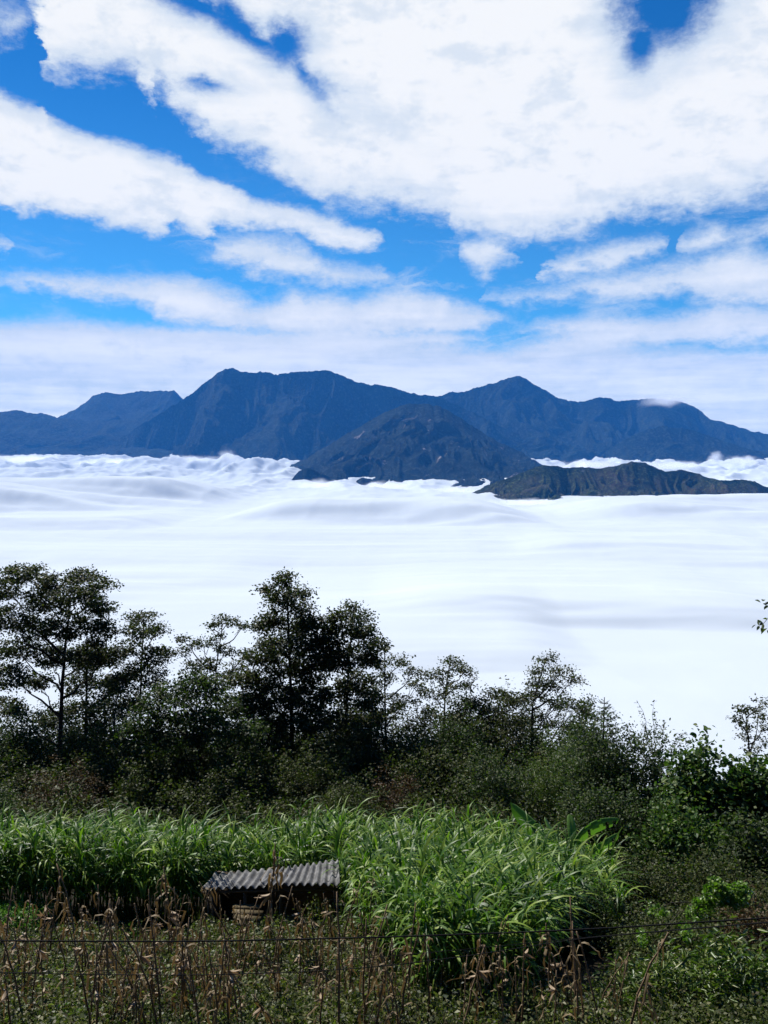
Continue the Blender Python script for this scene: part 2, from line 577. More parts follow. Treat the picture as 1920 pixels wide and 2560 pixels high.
M['plank'] = rough_mat('plank', (0.05, 0.04, 0.018), (0.12, 0.09, 0.045), 4, 0.85, 0.4, (6, 1, 12))
M['stone'] = rough_mat('stone', (0.16, 0.11, 0.08), (0.34, 0.24, 0.19), 6, 0.9, 0.8)
M['wire'] = rough_mat('wire', (0.008, 0.008, 0.009), (0.02, 0.02, 0.02), 20, 0.9, 0.0, spec=0.05)


def roof_mat():
    m, b = new_mat('fibre_cement')
    tc = b.new('ShaderNodeTexCoord').outputs['Object']
    n1 = b.noise(tc, 3.0, 6, 0.65)
    n2 = b.noise(tc, 28.0, 4, 0.6)
    col = b.mix(b.rng(n1.outputs[0], 0.3, 0.72), (0.055, 0.054, 0.052), (0.21, 0.207, 0.2))
    col = b.mix(b.m('MULTIPLY', b.rng(n2.outputs[0], 0.52, 0.72), 0.6), col, (0.045, 0.04, 0.026))
    p = b.new('ShaderNodeBsdfPrincipled')
    b.put(p.inputs['Base Color'], col)
    p.inputs['Roughness'].default_value = 0.85
    bp = b.new('ShaderNodeBump')
    bp.inputs['Strength'].default_value = 0.4
    bp.inputs['Distance'].default_value = 0.01
    b.put(bp.inputs['Height'], n2.outputs[0])
    b.put(p.inputs['Normal'], bp.outputs[0])
    b.put(b.new('ShaderNodeOutputMaterial').inputs[0], p.outputs[0])
    return m


M['roof'] = roof_mat()


def forest_mat(name, c1, c2, c3, rocks=0.0, scale=1.0):
    """Wooded slope seen from kilometres away: tree texture, paler scrub and bare rock."""
    m, b = new_mat(name)
    tc = b.new('ShaderNodeTexCoord').outputs['Object']
    big = b.noise(tc, 0.0016 * scale, 6, 0.6)
    fine = b.noise(tc, 0.03 * scale, 6, 0.78)
    c1, c2, c3 = (tuple(q * 0.8 for q in c) for c in (c1, c2, c3))
    col = b.mix(b.rng(big.outputs[0], 0.35, 0.68), c1, c2)
    col = b.mix(b.m('MULTIPLY', b.rng(fine.outputs[0], 0.47, 0.66), 0.8), col, c3)
    if rocks:
        rk = b.noise(tc, 0.0045 * scale, 7, 0.68, 0.4)
        col = b.mix(b.m('MULTIPLY', b.rng(rk.outputs[0], 0.60, 0.70), rocks), col, (0.32, 0.28, 0.27))
    p = b.new('ShaderNodeBsdfPrincipled')
    b.put(p.inputs['Base Color'], col)
    p.inputs['Roughness'].default_value = 0.95
    p.inputs['Specular IOR Level'].default_value = 0.05
    bp = b.new('ShaderNodeBump')
    bp.inputs['Strength'].default_value = 1.0
    bp.inputs['Distance'].default_value = 34.0 / scale
    b.put(bp.inputs['Height'], fine.outputs[0])
    b.put(p.inputs['Normal'], bp.outputs[0])
    b.put(b.new('ShaderNodeOutputMaterial').inputs[0], p.outputs[0])
    return m


M['forest'] = forest_mat('forest', (0.004, 0.009, 0.008), (0.016, 0.029, 0.022), (0.085, 0.10, 0.07))
M['forest_rock'] = forest_mat('forest_rock', (0.005, 0.012, 0.011), (0.018, 0.032, 0.029), (0.07, 0.088, 0.075), 1.0)
M['scrub'] = forest_mat('scrub', (0.026, 0.045, 0.015), (0.085, 0.06, 0.045), (0.15, 0.17, 0.06), 0.25, 2.4)


def cloud_sea_mat():
    m, b = new_mat('cloud_sea')
    p = b.new('ShaderNodeBsdfDiffuse')
    p.inputs[0].default_value = (0.53, 0.58, 0.615, 1)
    b.put(b.new('ShaderNodeOutputMaterial').inputs[0], p.outputs[0])
    return m


M['cloud_sea'] = cloud_sea_mat()
M['soil'] = rough_mat('soil', (0.012, 0.009, 0.004), (0.028, 0.02, 0.009), 1.5, 0.95, 0.5)

# ------------------------------------------------------------------ terrain near the camera
_GY = np.array([-400, -9, -3, 0, 2, 5, 36, 52, 62, 120, 400, 800, 1000])  # rise behind the camera is unseen, added to block sky light from there
_GZ = np.array([300, -1.4, -1.6, -1.7, -4.2, -7.2, -19.2, -25.2, -31.0, -72.0, -300.0, -620.0, -760.0])


def gz(x, y):
    x, y = np.asarray(x, float), np.asarray(y, float)
    z = np.interp(y, _GY, _GZ)
    z = z + (fbm(x * 0.16 + 50, y * 0.16 + 50, 3, 5) - 0.5) * np.clip(y / 10, 0, 1) * 0.7
    # the bank rises towards the right edge
    z = z + 0.35 * np.clip((x - 5.0) / 5.0, 0, 1.6) * np.clip((y - 8) / 8, 0, 1)
    return z


def build_ground():
    ys = np.concatenate([np.concatenate([np.linspace(-400, -20, 24), np.linspace(-15, 0, 8)]), np.linspace(0.8, 64, 150), np.geomspace(66, 1000, 60)])
    xs = np.concatenate([-np.geomspace(900, 26, 30), np.linspace(-25, 25, 120), np.geomspace(26, 900, 30)])
    X, Y = np.meshgrid(xs, ys)
    Z = gz(X, Y)
    o = mesh_obj('ground', np.stack([X, Y, Z], -1).reshape(-1, 3), grid_faces(len(ys), len(xs)), M['soil'], smooth=True)
    tag(o, 'dark earth slope falling away under the corn field and trees', 'ground', kind='structure')


build_ground()

# ------------------------------------------------------------------ the sea of clouds in the valley
SEA = -320.0


SHADE_SWELLS = [(-350, 560, 1268, 150, 380, 0.14), (500, 1400, 1318, 100, 280, -0.08), (-200, 420, 1330, 40, 200, 0.1), (900, 2100, 1545, 48, 170, -0.10),
          (700, 1500, 1640, 34, 130, 0.05), (1300, 2200, 1410, 50, 200, 0.06), (-200, 700, 1470, 30, 190, -0.05), (1400, 2300, 1300, 60, 260, 0.05)]


def build_sea():
    nr, nc = 1000, 700
    ys = np.geomspace(330, 15600, nr)
    th = np.tan(np.radians(np.linspace(-44, 44, nc)))
    Y = np.repeat(ys[:, None], nc, 1)
    X = Y * th[None, :]
    # slow swells, drawn out across the view
    w = fbm(X / 2600 + 3.1, Y / 2600 + 8.8, 3, 40) - 0.5
    sw = fbm(X / 1700 + w * 2.0, Y / 620 + w * 2.0, 5, 41, 0.45) - 0.5
    amp = np.interp(Y[:, 0], [300, 900, 2500, 6000, 12000], [8, 18, 40, 60, 70])[:, None]
    Z = SEA + sw * amp
    # billows where the cloud laps against the mountains
    bl = 1 - np.abs(2 * fbm(X / 520 + 7, Y / 900 + 3, 4, 77, 0.5) - 1)
    ba = np.interp(Y[:, 0], [2500, 4500, 7500, 10000], [3, 16, 100, 140])[:, None]
    Z = Z + (bl ** 2 - 0.45) * ba
    fine = ridged(X / 150 + 1, Y / 260 + 2, 5, 91, 0.6)
    Z = Z + (fine - 0.55) * np.interp(Y[:, 0], [1500, 4000, 8000], [1, 6, 54])[:, None]
    # long asymmetric swells shaped to imitate bands of cloud shadow: gentle beyond, steep on the side towards the viewer
    for px0, px1, row, A, wd, slant in SHADE_SWELLS:
        yc = -SEA / ((row - HY) / F)
        xa, xb = (px0 - 960) / F * yc, (px1 - 960) / F * yc
        xc, xh = (xa + xb) / 2, (xb - xa) / 2
        win = np.clip(1.25 * (1 - ((X - xc) / xh) ** 2), 0, 1)
        win = win * win * (3 - 2 * win)
        y_ = Y - yc - slant * (X - xc) - (fbm(X / (yc * 0.55), Y / (yc * 0.16), 4, int(row), 0.42) - 0.5) * yc * 0.24
        up_ = np.clip(y_ / (wd * 1.15) + 0.5, 0, 1)
        up_ = up_ * up_ * (3 - 2 * up_)
        dn_ = np.clip(1 - (y_ - wd / 2) / (wd * 4.5), 0, 1)
        Z = Z + (0.66 if row < 1400 else 0.42) * A * win * up_ * dn_ * dn_ * (3 - 2 * dn_)
    # rounded heads of cloud against the slopes
    for px, Yp, A, wx_ in ((40, 9300, 70, 200), (180, 9000, 80, 260), (400, 8700, 75, 240), (640, 7900, 80, 200), (572, 8700, 60, 130), (1790, 8300, 60, 120), (1860, 8000, 60, 160), (1480, 8000, 40, 150), (850, 4950, 25, 140), (930, 4900, 25, 140), (1215, 4550, 25, 90), (700, 5600, 45, 150), (480, 8900, 40, 160), (300, 9000, 35, 160)):
        xp = (px - 960) / F * Yp
        g_ = np.exp(-((X - xp) / wx_) ** 2 - ((Y - Yp) / (wx_ * 2.6)) ** 2)
        Z = Z + A * g_ * (0.5 + 0.8 * fbm(X / 70, Y / 140, 4, int(px)))
    Z = Z - np.interp(Y, [2000, 3600, 4400, 5600, 8000], [0, -2, 22, 46, 50]) - (X ** 2 + Y ** 2) / (2 * 6.371e6)
    o = mesh_obj('sea_of_clouds', np.stack([X, Y, Z], -1).reshape(-1, 3), grid_faces(nr, nc), M['cloud_sea'], smooth=True)
    tag(o, 'white sea of cloud filling the valley up to the mountains', 'cloud sea', kind='structure')


build_sea()


# ------------------------------------------------------------------ mountains
def mountain(name, label, ridge, Yr, L, mat, seed, gully=1.0, back=1050, nx=520, ny=230, slope_pow=1.0, lam=1.0, jag=1.0, depthwob=0.0):
    """A ridge through the given skyline, its flank falling L metres towards the viewer to below the cloud."""
    pts = np.array([P(a, b_, Yr) for a, b_ in ridge])
    x0, x1 = pts[0, 0], pts[-1, 0]
    xs = np.linspace(x0, x1, nx)
    zr = np.interp(xs, pts[:, 0], pts[:, 2])
    k = np.array([1, 3, 5, 3, 1.]) / 13
    for _ in range(2):
        zr[2:-2] = np.convolve(zr, k, 'valid')
    zr = zr + (fbm(xs / (90 * lam), xs * 0 + seed, 4, seed, 0.6) - 0.5) * 46 * jag * lam
    nb = ny // 4
    t = np.concatenate([np.linspace(-1, 0, nb, endpoint=False), np.linspace(0, 1, ny) ** 1.15])
    T, X = np.meshgrid(t, xs, indexing='ij')
    ZR = np.broadcast_to(zr, X.shape)
    base = SEA - 190
    wob = depthwob * (fbm(xs / 1500, xs * 0 + 4.4, 3, seed + 3) - 0.5) * 2
    Y = np.where(T >= 0, Yr - T * L, Yr - T * back) + wob[None, :] * 1.0
    front = np.clip(T, 0, 1)
    prof = (1 - front) ** slope_pow
    Z = base + (ZR - base) * np.where(T >= 0, prof, (1 + T) ** 1.2)
    # spurs and gullies run down the flank
    warp = (fbm(X / (1100 * lam), Y / (900 * lam), 3, seed + 9) - 0.5) * 900 * lam
    g = np.zeros_like(X)
    for q, (wl, a) in enumerate(((1500, 230), (620, 165), (260, 120), (110, 62), (50, 22))):
        wl, a = wl * lam, a * lam
        r_ = 1 - np.abs(2 * vnoise((X + warp * (0.9 if q < 2 else 1.15)) / wl + q * 7.7, Y / (wl * 3.2) + q * 3.3, seed + q * 5) - 1)
        g += (r_ - 0.85) * a
    env = np.clip(front / 0.16, 0, 1) ** 0.8 * (1 - 0.35 * front)
    hgt = np.clip((ZR - base) / (900 * lam), 0.15, 1)
    Z = Z + g * env * hgt * gully
    Z = Z + (_hash(np.round(X * 3), np.round(Y * 3), seed) - 0.5) * 7 * lam * np.clip(front * 8 + 0.5, 0, 1)
    o = mesh_obj(name, np.stack([X, Y, Z], -1).reshape(-1, 3), grid_faces(len(t), nx)[:, ::-1], mat)
    tag(o, label, 'mountain', kind='structure')
    return o


mountain('mountain', 'smaller flat-topped blue mountain behind the dark shoulder',
         [(-150, 1130), (60, 1090), (150, 1040), (190, 1024), (240, 985), (265, 981), (300, 987), (340, 979), (400, 978), (435, 976), (448, 990), (470, 1010), (560, 1060), (700, 1110)],
         14500, 3800, M['forest'], 21, 0.7, nx=380, ny=120)
mountain('mountain', 'dark low shoulder at the far left of the range',
         [(-600, 1060), (-300, 1050), (-120, 1040), (0, 1028), (35, 1027), (55, 1026), (75, 1034), (110, 1033), (140, 1042), (190, 1050), (260, 1052), (330, 1050), (400, 1040), (460, 1046), (560, 1080), (700, 1130)],
         12400, 3000, M['forest'], 33, 0.6, nx=420, ny=150)
mountain('mountain', 'steep square-shouldered summit left of centre with gullied flanks',
         [(180, 1170), (280, 1110), (370, 1050), (440, 1010), (480, 985), (510, 958), (545, 932), (565, 922), (585, 920), (605, 930), (660, 930), (690, 935), (730, 931), (770, 930), (800, 926), (830, 930), (860, 942), (900, 958), (930, 962), (965, 966), (1000, 974), (1025, 984), (1060, 986), (1100, 993), (1180, 1030), (1300, 1090), (1400, 1150)],
         11200, 2500, M['forest'], 45, 2.3, nx=720, ny=330)
mountain('mountain', 'pointed summit and long ridge on the right half of the range',
         [(850, 1120), (960, 1050), (1040, 1000), (1105, 990), (1130, 979), (1160, 980), (1200, 966), (1235, 957), (1265, 947), (1290, 939), (1315, 948), (1350, 968), (1385, 990), (1420, 1003), (1445, 1006), (1475, 998), (1510, 993), (1540, 1002), (1580, 1000), (1640, 997), (1690, 1004), (1715, 1008), (1740, 1020), (1775, 1048), (1830, 1062), (1880, 1078), (1920, 1084), (2020, 1098), (2200, 1130), (2500, 1160)],
         12300, 3400, M['forest'], 57, 2.0, nx=760, ny=300)
mountain('mountain', 'wooded spur below the pointed summit at the right',
         [(1440, 1185), (1500, 1140), (1560, 1100), (1620, 1072), (1660, 1066), (1720, 1072), (1790, 1095), (1860, 1120), (1960, 1140), (2100, 1170)],
         9700, 1700, M['forest'], 63, 0.9, nx=360, ny=160, lam=0.7)
mountain('mountain', 'rounded dark hill with bare rock patches in front of the centre',
         [(640, 1190), (700, 1168), (760, 1150), (800, 1124), (850, 1096), (900, 1066), (950, 1038), (1000, 1016), (1030, 1009), (1060, 1009), (1100, 1018), (1150, 1044), (1200, 1078), (1250, 1106), (1300, 1130), (1350, 1160), (1430, 1190)],
         7900, 3300, M['forest_rock'], 71, 1.5, nx=520, ny=260, lam=0.6)
mountain('mountain', 'small dark knoll poking out of the cloud left of the rocky hill',
         [(725, 1205), (748, 1176), (768, 1170), (795, 1180), (830, 1196), (862, 1222)],
         5900, 520, M['forest_rock'], 83, 1.2, back=500, nx=150, ny=70, lam=0.3)
mountain('hill', 'long low green and brown hill island rising from the cloud at the right',
         [(1130, 1262), (1170, 1238), (1200, 1222), (1260, 1198), (1310, 1180), (1350, 1164), (1385, 1164), (1420, 1170), (1460, 1168), (1500, 1172), (1540, 1164), (1580, 1154), (1610, 1156), (1640, 1168), (1665, 1180), (1700, 1174), (1740, 1182), (1775, 1196), (1800, 1200), (1860, 1200), (1890, 1204), (1920, 1220), (1960, 1240)],
         4500, 800, M['scrub'], 95, 1.8, back=900, nx=520, ny=170, lam=0.26)


# ------------------------------------------------------------------ trees
def limb(mb, a, b_, r0, r1, sag, n=5, r=None):
    t = np.linspace(0, 1, n)[:, None]
    p = a + (b_ - a) * t
    p[:, 2] += sag * 4 * (t[:, 0] * (1 - t[:, 0])) * np.linalg.norm(b_ - a)
    if r is not None:
        p[1:-1] += r.normal(size=(n - 2, 3)) * 0.03 * np.linalg.norm(b_ - a)
    mb.tube(p, np.linspace(r0, r1, n), 5, cap=False)


def tree(label, Y, trunk, clumps, leaf=0.17, dens=1.0, mat='alder_leaf', seed=1, depth=1.0, r0=0.16, name='tree', group=None, cat='tree', scatter=1.0):
    """Trunk through the given points and foliage pads carried on limbs."""
    r = np.random.default_rng(seed)
    tp = np.array([P(a, b_, Y) for a, b_ in trunk])
    g0 = gz(tp[0, 0], Y)
    tp = np.vstack([[tp[0, 0], Y, min(g0, tp[0, 2] - 0.3) - 0.1], tp])
    # smooth trunk with a little wander
    tt = np.linspace(0, 1, 16)
    seg = np.concatenate([[0], np.cumsum(np.linalg.norm(np.diff(tp, axis=0), axis=1))])
    seg /= seg[-1]
    tr = np.stack([np.interp(tt, seg, tp[:, k]) for k in range(3)], -1)
    tr[1:-1, 1] += np.cumsum(r.normal(size=14)) * 0.05
    root = empty(name, tr[0])
    tag(root, label, cat, group)
    wd, lf = MB(), MB()
    wd.tube(tr, np.linspace(r0, r0 * 0.22, 16), 8, cap=False)
    cx = np.mean([c[0] for c in clumps])
    zs = tr[:, 2]
    for (px, py, rx, ry) in clumps:
        s = scale_at(px, py, Y)
        RX, RZ = rx * s, ry * s
        RY = max(RX * 0.9, 0.5)
        dy = r.uniform(-1, 1) * depth * 1.3
        c = P(px, py, Y + dy)
        hd = abs(c[0] - np.interp(c[2], zs, tr[:, 0])) + abs(dy) * 0.7
        az_ = np.clip(c[2] - 0.75 * hd - 0.2, zs[3], zs[-1] - 0.05)
        a = np.array([np.interp(az_, zs, tr[:, k]) for k in range(3)])
        ln = np.linalg.norm(c - a)
        limb(wd, a, c, min(r0 * 0.5, 0.025 + 0.016 * ln), 0.012, -0.06, 6, r)
        ns = max(4, int(dens * 30 * (RX * RZ + 0.3 * RX)))
        u = unit(r.normal(size=(ns, 3))) * r.uniform(0.15, 1, (ns, 1)) ** 0.45
        sub = c + u * [RX, RY, RZ]
        for q in sub[::2]:
            t0 = r.uniform(0.55, 1.0)
            limb(wd, a + (c - a) * t0, q, 0.012, 0.005, 0.02, 3)
        nl = r.integers(20, 40, ns)
        cen = np.repeat(sub, nl, 0)
        cen = cen + r.normal(size=cen.shape) * [0.24 * scatter, 0.24 * scatter, 0.13 * scatter]
        leaf_quads(lf, cen, leaf * 1.15 * r.uniform(0.6, 1.15, len(cen)), r, 0.25, 0.62, unit(cen - c), 0.5)
    wd.build('trunk', M['bark'], root, tr[0])
    lf.build('crown', M[mat], root, tr[0])
    return root


TREES = [
    ('tallest broad alder at the far left with a wide layered crown', 50, [(150, 1940), (150, 1850), (153, 1700), (160, 1600), (172, 1500)],
     [(60, 1436, 60, 22), (15, 1470, 45, 28), (130, 1455, 40, 22), (205, 1438, 50, 20), (262, 1462, 40, 9), (110, 1500, 60, 32), (190, 1492, 60, 32), (250, 1520, 40, 26), (20, 1550, 50, 32), (90, 1570, 55, 32), (170, 1560, 55, 38), (250, 1580, 45, 36), (45, 1620, 60, 26), (130, 1640, 50, 30), (220, 1640, 60, 32), (275, 1640, 35, 26), (25, 1690, 50, 30), (95, 1700, 40, 20), (20, 1770, 50, 26)], 0.17, 1.4, 0.20),
    ('dark tree close behind the tallest left alder, its trunk bare below', 53, [(212, 1940), (212, 1850), (214, 1750), (218, 1640)],
     [(235, 1650, 60, 36), (200, 1710, 45, 32), (262, 1730, 45, 34), (180, 1770, 40, 24), (245, 1790, 45, 30), (120, 1800, 45, 24)], 0.17, 1.1, 0.17),
    ('slim round-topped tree right of the tallest left alder', 51, [(345, 1940), (347, 1800), (350, 1680), (358, 1550)],
     [(360, 1545, 42, 17), (345, 1580, 42, 22), (392, 1578, 32, 18), (320, 1620, 35, 22), (380, 1640, 42, 24), (340, 1680, 52, 32), (298, 1700, 36, 30), (392, 1700, 38, 26), (410, 1640, 26, 16), (340, 1750, 40, 30)], 0.16, 1.1, 0.13),
    ('thin low tree with a bare trunk between the two left trees', 49, [(288, 1950), (290, 1860), (293, 1740)],
     [(300, 1715, 38, 26), (276, 1770, 30, 20), (330, 1770, 38, 26)], 0.16, 1.0, 0.11),
    ('sparse open tree with bare upper branches left of the tall dense tree', 52, [(540, 1950), (540, 1800), (538, 1680), (556, 1560)],
     [(528, 1560, 20, 9), (572, 1553, 36, 14), (612, 1566, 20, 6), (540, 1592, 22, 10), (500, 1608, 32, 10), (455, 1598, 24, 7), (448, 1630, 30, 12), (562, 1628, 30, 16), (520, 1660, 36, 18), (582, 1670, 36, 20), (615, 1640, 22, 14), (478, 1670, 32, 16), (540, 1705, 50, 22)], 0.15, 0.85, 0.12),
    ('tall dense double-crowned tree in the middle of the tree line', 48, [(730, 1960), (728, 1800), (722, 1640), (715, 1450)],
     [(712, 1448, 32, 14), (668, 1472, 24, 9), (745, 1478, 30, 18), (700, 1500, 42, 24), (758, 1525, 32, 26), (690, 1545, 42, 24), (740, 1570, 46, 28), (655, 1568, 28, 14), (700, 1610, 62, 28), (645, 1640, 38, 20), (770, 1610, 38, 32), (720, 1660, 68, 34), (655, 1700, 48, 28), (780, 1680, 52, 34), (700, 1740, 78, 34), (630, 1760, 50, 32), (770, 1750, 66, 34), (720, 1800, 80, 34), (800, 1800, 60, 34), (650, 1830, 60, 34), (740, 1860, 80, 36), (812, 1640, 46, 32), (610, 1705, 38, 24), (604, 1765, 42, 28), (775, 1560, 34, 22)], 0.17, 1.45, 0.17),
    ('right-hand companion crown of the tall dense middle tree', 49, [(862, 1960), (864, 1800), (872, 1660), (884, 1520)],
     [(885, 1518, 22, 10), (905, 1542, 24, 14), (846, 1540, 32, 17), (880, 1572, 42, 22), (915, 1590, 28, 24), (836, 1600, 38, 28), (900, 1636, 46, 28), (846, 1660, 46, 28), (932, 1650, 20, 22), (890, 1700, 52, 28), (836, 1730, 52, 30), (908, 1750, 50, 30), (870, 1800, 66, 34), (930, 1800, 46, 26), (880, 1850, 70, 34), (818, 1562, 26, 18), (806, 1606, 32, 24), (940, 1610, 24, 16)], 0.17, 1.35, 0.15),
    ('thin see-through tree just right of the dense middle trees', 51, [(965, 1950), (964, 1820), (962, 1720), (962, 1610)],
     [(958, 1618, 16, 10), (946, 1660, 28, 14), (1000, 1652, 32, 16), (1036, 1682, 32, 12), (972, 1700, 36, 16), (1042, 1712, 26, 14), (938, 1730, 36, 16), (1000, 1750, 46, 18), (960, 1790, 46, 22)], 0.15, 0.8, 0.12),
    ('flat-topped tree between the see-through tree and the low dark crown', 50, [(1108, 1950), (1110, 1830), (1114, 1740), (1126, 1655)],
     [(1130, 1655, 32, 10), (1165, 1680, 32, 14), (1096, 1690, 32, 14), (1142, 1715, 42, 14), (1086, 1740, 36, 16), (1152, 1760, 38, 18), (1070, 1775, 28, 14), (1120, 1800, 46, 22)], 0.15, 1.0, 0.12),
    ('low dark spreading tree left of the leaning umbrella tree', 49, [(1168, 1960), (1170, 1880), (1190, 1800), (1222, 1740)],
     [(1240, 1735, 32, 12), (1196, 1760, 38, 18), (1270, 1755, 32, 15), (1302, 1750, 22, 15), (1230, 1790, 46, 22), (1176, 1810, 38, 22), (1280, 1810, 42, 25), (1230, 1840, 52, 26)], 0.16, 1.2, 0.12),
    ('umbrella-shaped tree with a leaning top on the right of the tree line', 50, [(1330, 1950), (1330, 1850), (1332, 1760), (1368, 1640)],
     [(1368, 1648, 24, 12), (1346, 1675, 25, 12), (1402, 1680, 30, 13), (1336, 1705, 28, 14), (1388, 1715, 40, 15), (1440, 1702, 26, 8), (1328, 1740, 38, 18), (1392, 1755, 46, 15), (1444, 1765, 30, 13), (1470, 1775, 20, 10), (1318, 1790, 42, 25), (1376, 1800, 36, 22), (1415, 1835, 40, 16)], 0.15, 0.95, 0.13),
    ('broad bushy tree with paler leaves in front of the sparse open tree', 44, [(500, 2000), (498, 1900), (490, 1740)],
     [(480, 1700, 40, 20), (430, 1730, 50, 26), (530, 1720, 55, 26), (385, 1770, 50, 32), (470, 1770, 60, 34), (560, 1770, 60, 34), (355, 1820, 50, 34), (440, 1830, 70, 38), (530, 1830, 70, 38), (610, 1830, 55, 34), (395, 1880, 70, 38), (500, 1890, 80, 38), (590, 1890, 70, 38)], 0.17, 1.15, 0.13),
    ('sparse small tree at the right edge with bare twigs against the cloud', 40, [(1880, 2000), (1878, 1900), (1868, 1820), (1862, 1770)],
     [(1868, 1768, 16, 9), (1850, 1775, 10, 7), (1905, 1755, 14, 7), (1895, 1785, 18, 10), (1842, 1800, 14, 5), (1880, 1815, 22, 9), (1915, 1810, 14, 12), (1870, 1845, 18, 8), (1910, 1850, 20, 14), (1885, 1880, 28, 14)], 0.13, 0.7, 0.07),
]
for k, (lab, Y, tr, cl, lf_, de, r0_) in enumerate(TREES):
    tree(lab, Y, tr, cl, lf_, de, 'bush_leaf' if k == 11 else 'alder_leaf', 100 + k, 1.0, r0_, scatter=0.8 if de < 0.9 else 1.0)


# a young fir whose leader stands above the bushes
def fir():
    r = np.random.default_rng(5)
    Y = 38
    top, bx = P(1511, 1743, Y), P(1511, 1743, Y)[0]
    z0 = gz(bx, Y)
    root = empty('fir_tree', (bx, Y, z0))
    tag(root, 'young fir with a bare spiky leader above the right-hand bushes', 'tree')
    wd, lf = MB(), MB()
    H = top[2] - z0
    wd.tube(np.array([[bx, Y, z0 - 0.1], [bx, Y, z0 + H * 0.6], [bx, Y, top[2]]]), [0.09, 0.05, 0.018], 7)
    zz = top[2] - 0.28
    k = 0
    while zz > z0 + 1.2:
        d = top[2] - zz
        L = min(0.16 + d * 0.42, 1.5)
        for j in range(6 if k else 4):
            a = r.uniform(0, 2 * PI)
            e = np.array([bx + math.cos(a) * L, Y + math.sin(a) * L, zz + L * 0.35])
            s0 = np.array([bx, Y, zz])
            limb(wd, s0, e, 0.014, 0.006, -0.1, 4)
            n = int(18 + 60 * L)
            t = r.uniform(0.1, 1.02, (n, 1))
            p = s0 + (e - s0) * t
            p[:, 2] -= 0.4 * (t[:, 0] * (1 - t[:, 0])) * L
            leaf_quads(lf, p + r.normal(size=p.shape) * 0.03 * min(1, d), 0.10, r, -0.1, 0.16, unit(e - s0)[None], 0.8)
        zz -= 0.21 + 0.03 * k
        k += 1
    wd.build('trunk', M['bark'], root, (bx, Y, z0))
    lf.build('crown', M['bush_leaf'], root, (bx, Y, z0))


fir()


# upright leafy shoots of a shrub against the cloud
def shoots(label, Y, px, base_py, tips, leaf, mat, seed, nper=70):
    r = np.random.default_rng(seed)
    b0 = P(px, base_py, Y)
    z0 = gz(b0[0], Y)
    root = empty('shrub', (b0[0], Y, z0))
    tag(root, label, 'shrub')
    wd, lf = MB(), MB()
    wd.tube(np.array([[b0[0], Y, z0 - 0.1], [b0[0] + 0.05, Y, (z0 + b0[2]) / 2], b0]), [0.06, 0.05, 0.035], 6)
    for tx, ty in tips:
        e = P(tx, ty, Y + r.uniform(-0.7, 0.7))
        limb(wd, b0, e, 0.022, 0.005, 0.05, 6, r)
        t = r.uniform(0.12, 1.0, (nper, 1))
        p = b0 + (e - b0) * t
        p[:, 2] += 0.05 * 4 * (t[:, 0] * (1 - t[:, 0])) * np.linalg.norm(e - b0)
        w = 0.10 * (1.4 - t)
        leaf_quads(lf, p + r.normal(size=p.shape) * w, leaf * r.uniform(0.6, 1.15, nper), r, 0.0, 0.5, unit(e - b0)[None], 0.6)
    wd.build('stem', M['bark'], root, (b0[0], Y, z0))
    lf.build('foliage', M[mat], root, (b0[0], Y, z0))


shoots('shrub with tall upright leafy shoots right of the young fir', 39, 1640, 1930,
       [(1592, 1752), (1636, 1750), (1662, 1800), (1668, 1838), (1610, 1812), (1580, 1840), (1625, 1850), (1712, 1832), (1690, 1870), (1650, 1870), (1600, 1880), (1560, 1870)], 0.13, 'alder_leaf', 8, 80)


# ------------------------------------------------------------------ bushes
def bush_mesh(c0, W, D, H, leaf, dens, r, lf, wd=None, wide=0.55, six=False, lump=0.5):
    """Domed mass of leaf clumps over a spray of stems, based at c0."""
    n = max(8, int(dens * 17 * (W * D) ** 0.5 * (H + 0.6)))
    u = unit(r.normal(size=(n, 3)))
    u[:, 2] = np.abs(u[:, 2])
    rad = r.uniform(0.3, 1.0, (n, 1)) ** 0.4 * (1 + lump * (r.uniform(0, 1, (n, 1)) - 0.6))
    sub = c0 + u * rad * [W / 2, D / 2, H * 0.98]
    if wd is not None:
        for q in sub[::3]:
            limb(wd, c0 + r.normal(size=3) * [0.08, 0.08, 0], q, 0.022, 0.006, 0.10, 4, r)
    nl = r.integers(22, 46, n)
    cen = np.repeat(sub, nl, 0) + r.normal(size=(nl.sum(), 3)) * np.array([0.22, 0.22, 0.18]) * (leaf / 0.14) ** 0.5
    leaf_quads(lf, cen, leaf * r.uniform(0.55, 1.2, len(cen)), r, 0.35, wide, unit(cen - c0), 0.7, six)


def bush(label, px, top, wpx, Y, leaf, mat, seed, dens=1.0, name='bush', wide=0.55, six=False, cat='bush', lump=0.5, group=None):
    r = np.random.default_rng(seed)
    p = P(px, top, Y)
    z0 = float(gz(p[0], Y)) - 0.1
    s = scale_at(px, top, Y)
    W = wpx * s
    H = max(p[2] - z0, 0.5)
    c0 = np.array([p[0], Y, z0])
    root = empty(name, c0)
    tag(root, label, cat, group)
    lf, wd = MB(), MB()
    bush_mesh(c0, W, W * 0.8, H, leaf, dens, r, lf, wd, wide, six, lump)
    wd.build('stem', M['bark'], root, c0)
    lf.build('foliage', M[mat], root, c0)
    return root


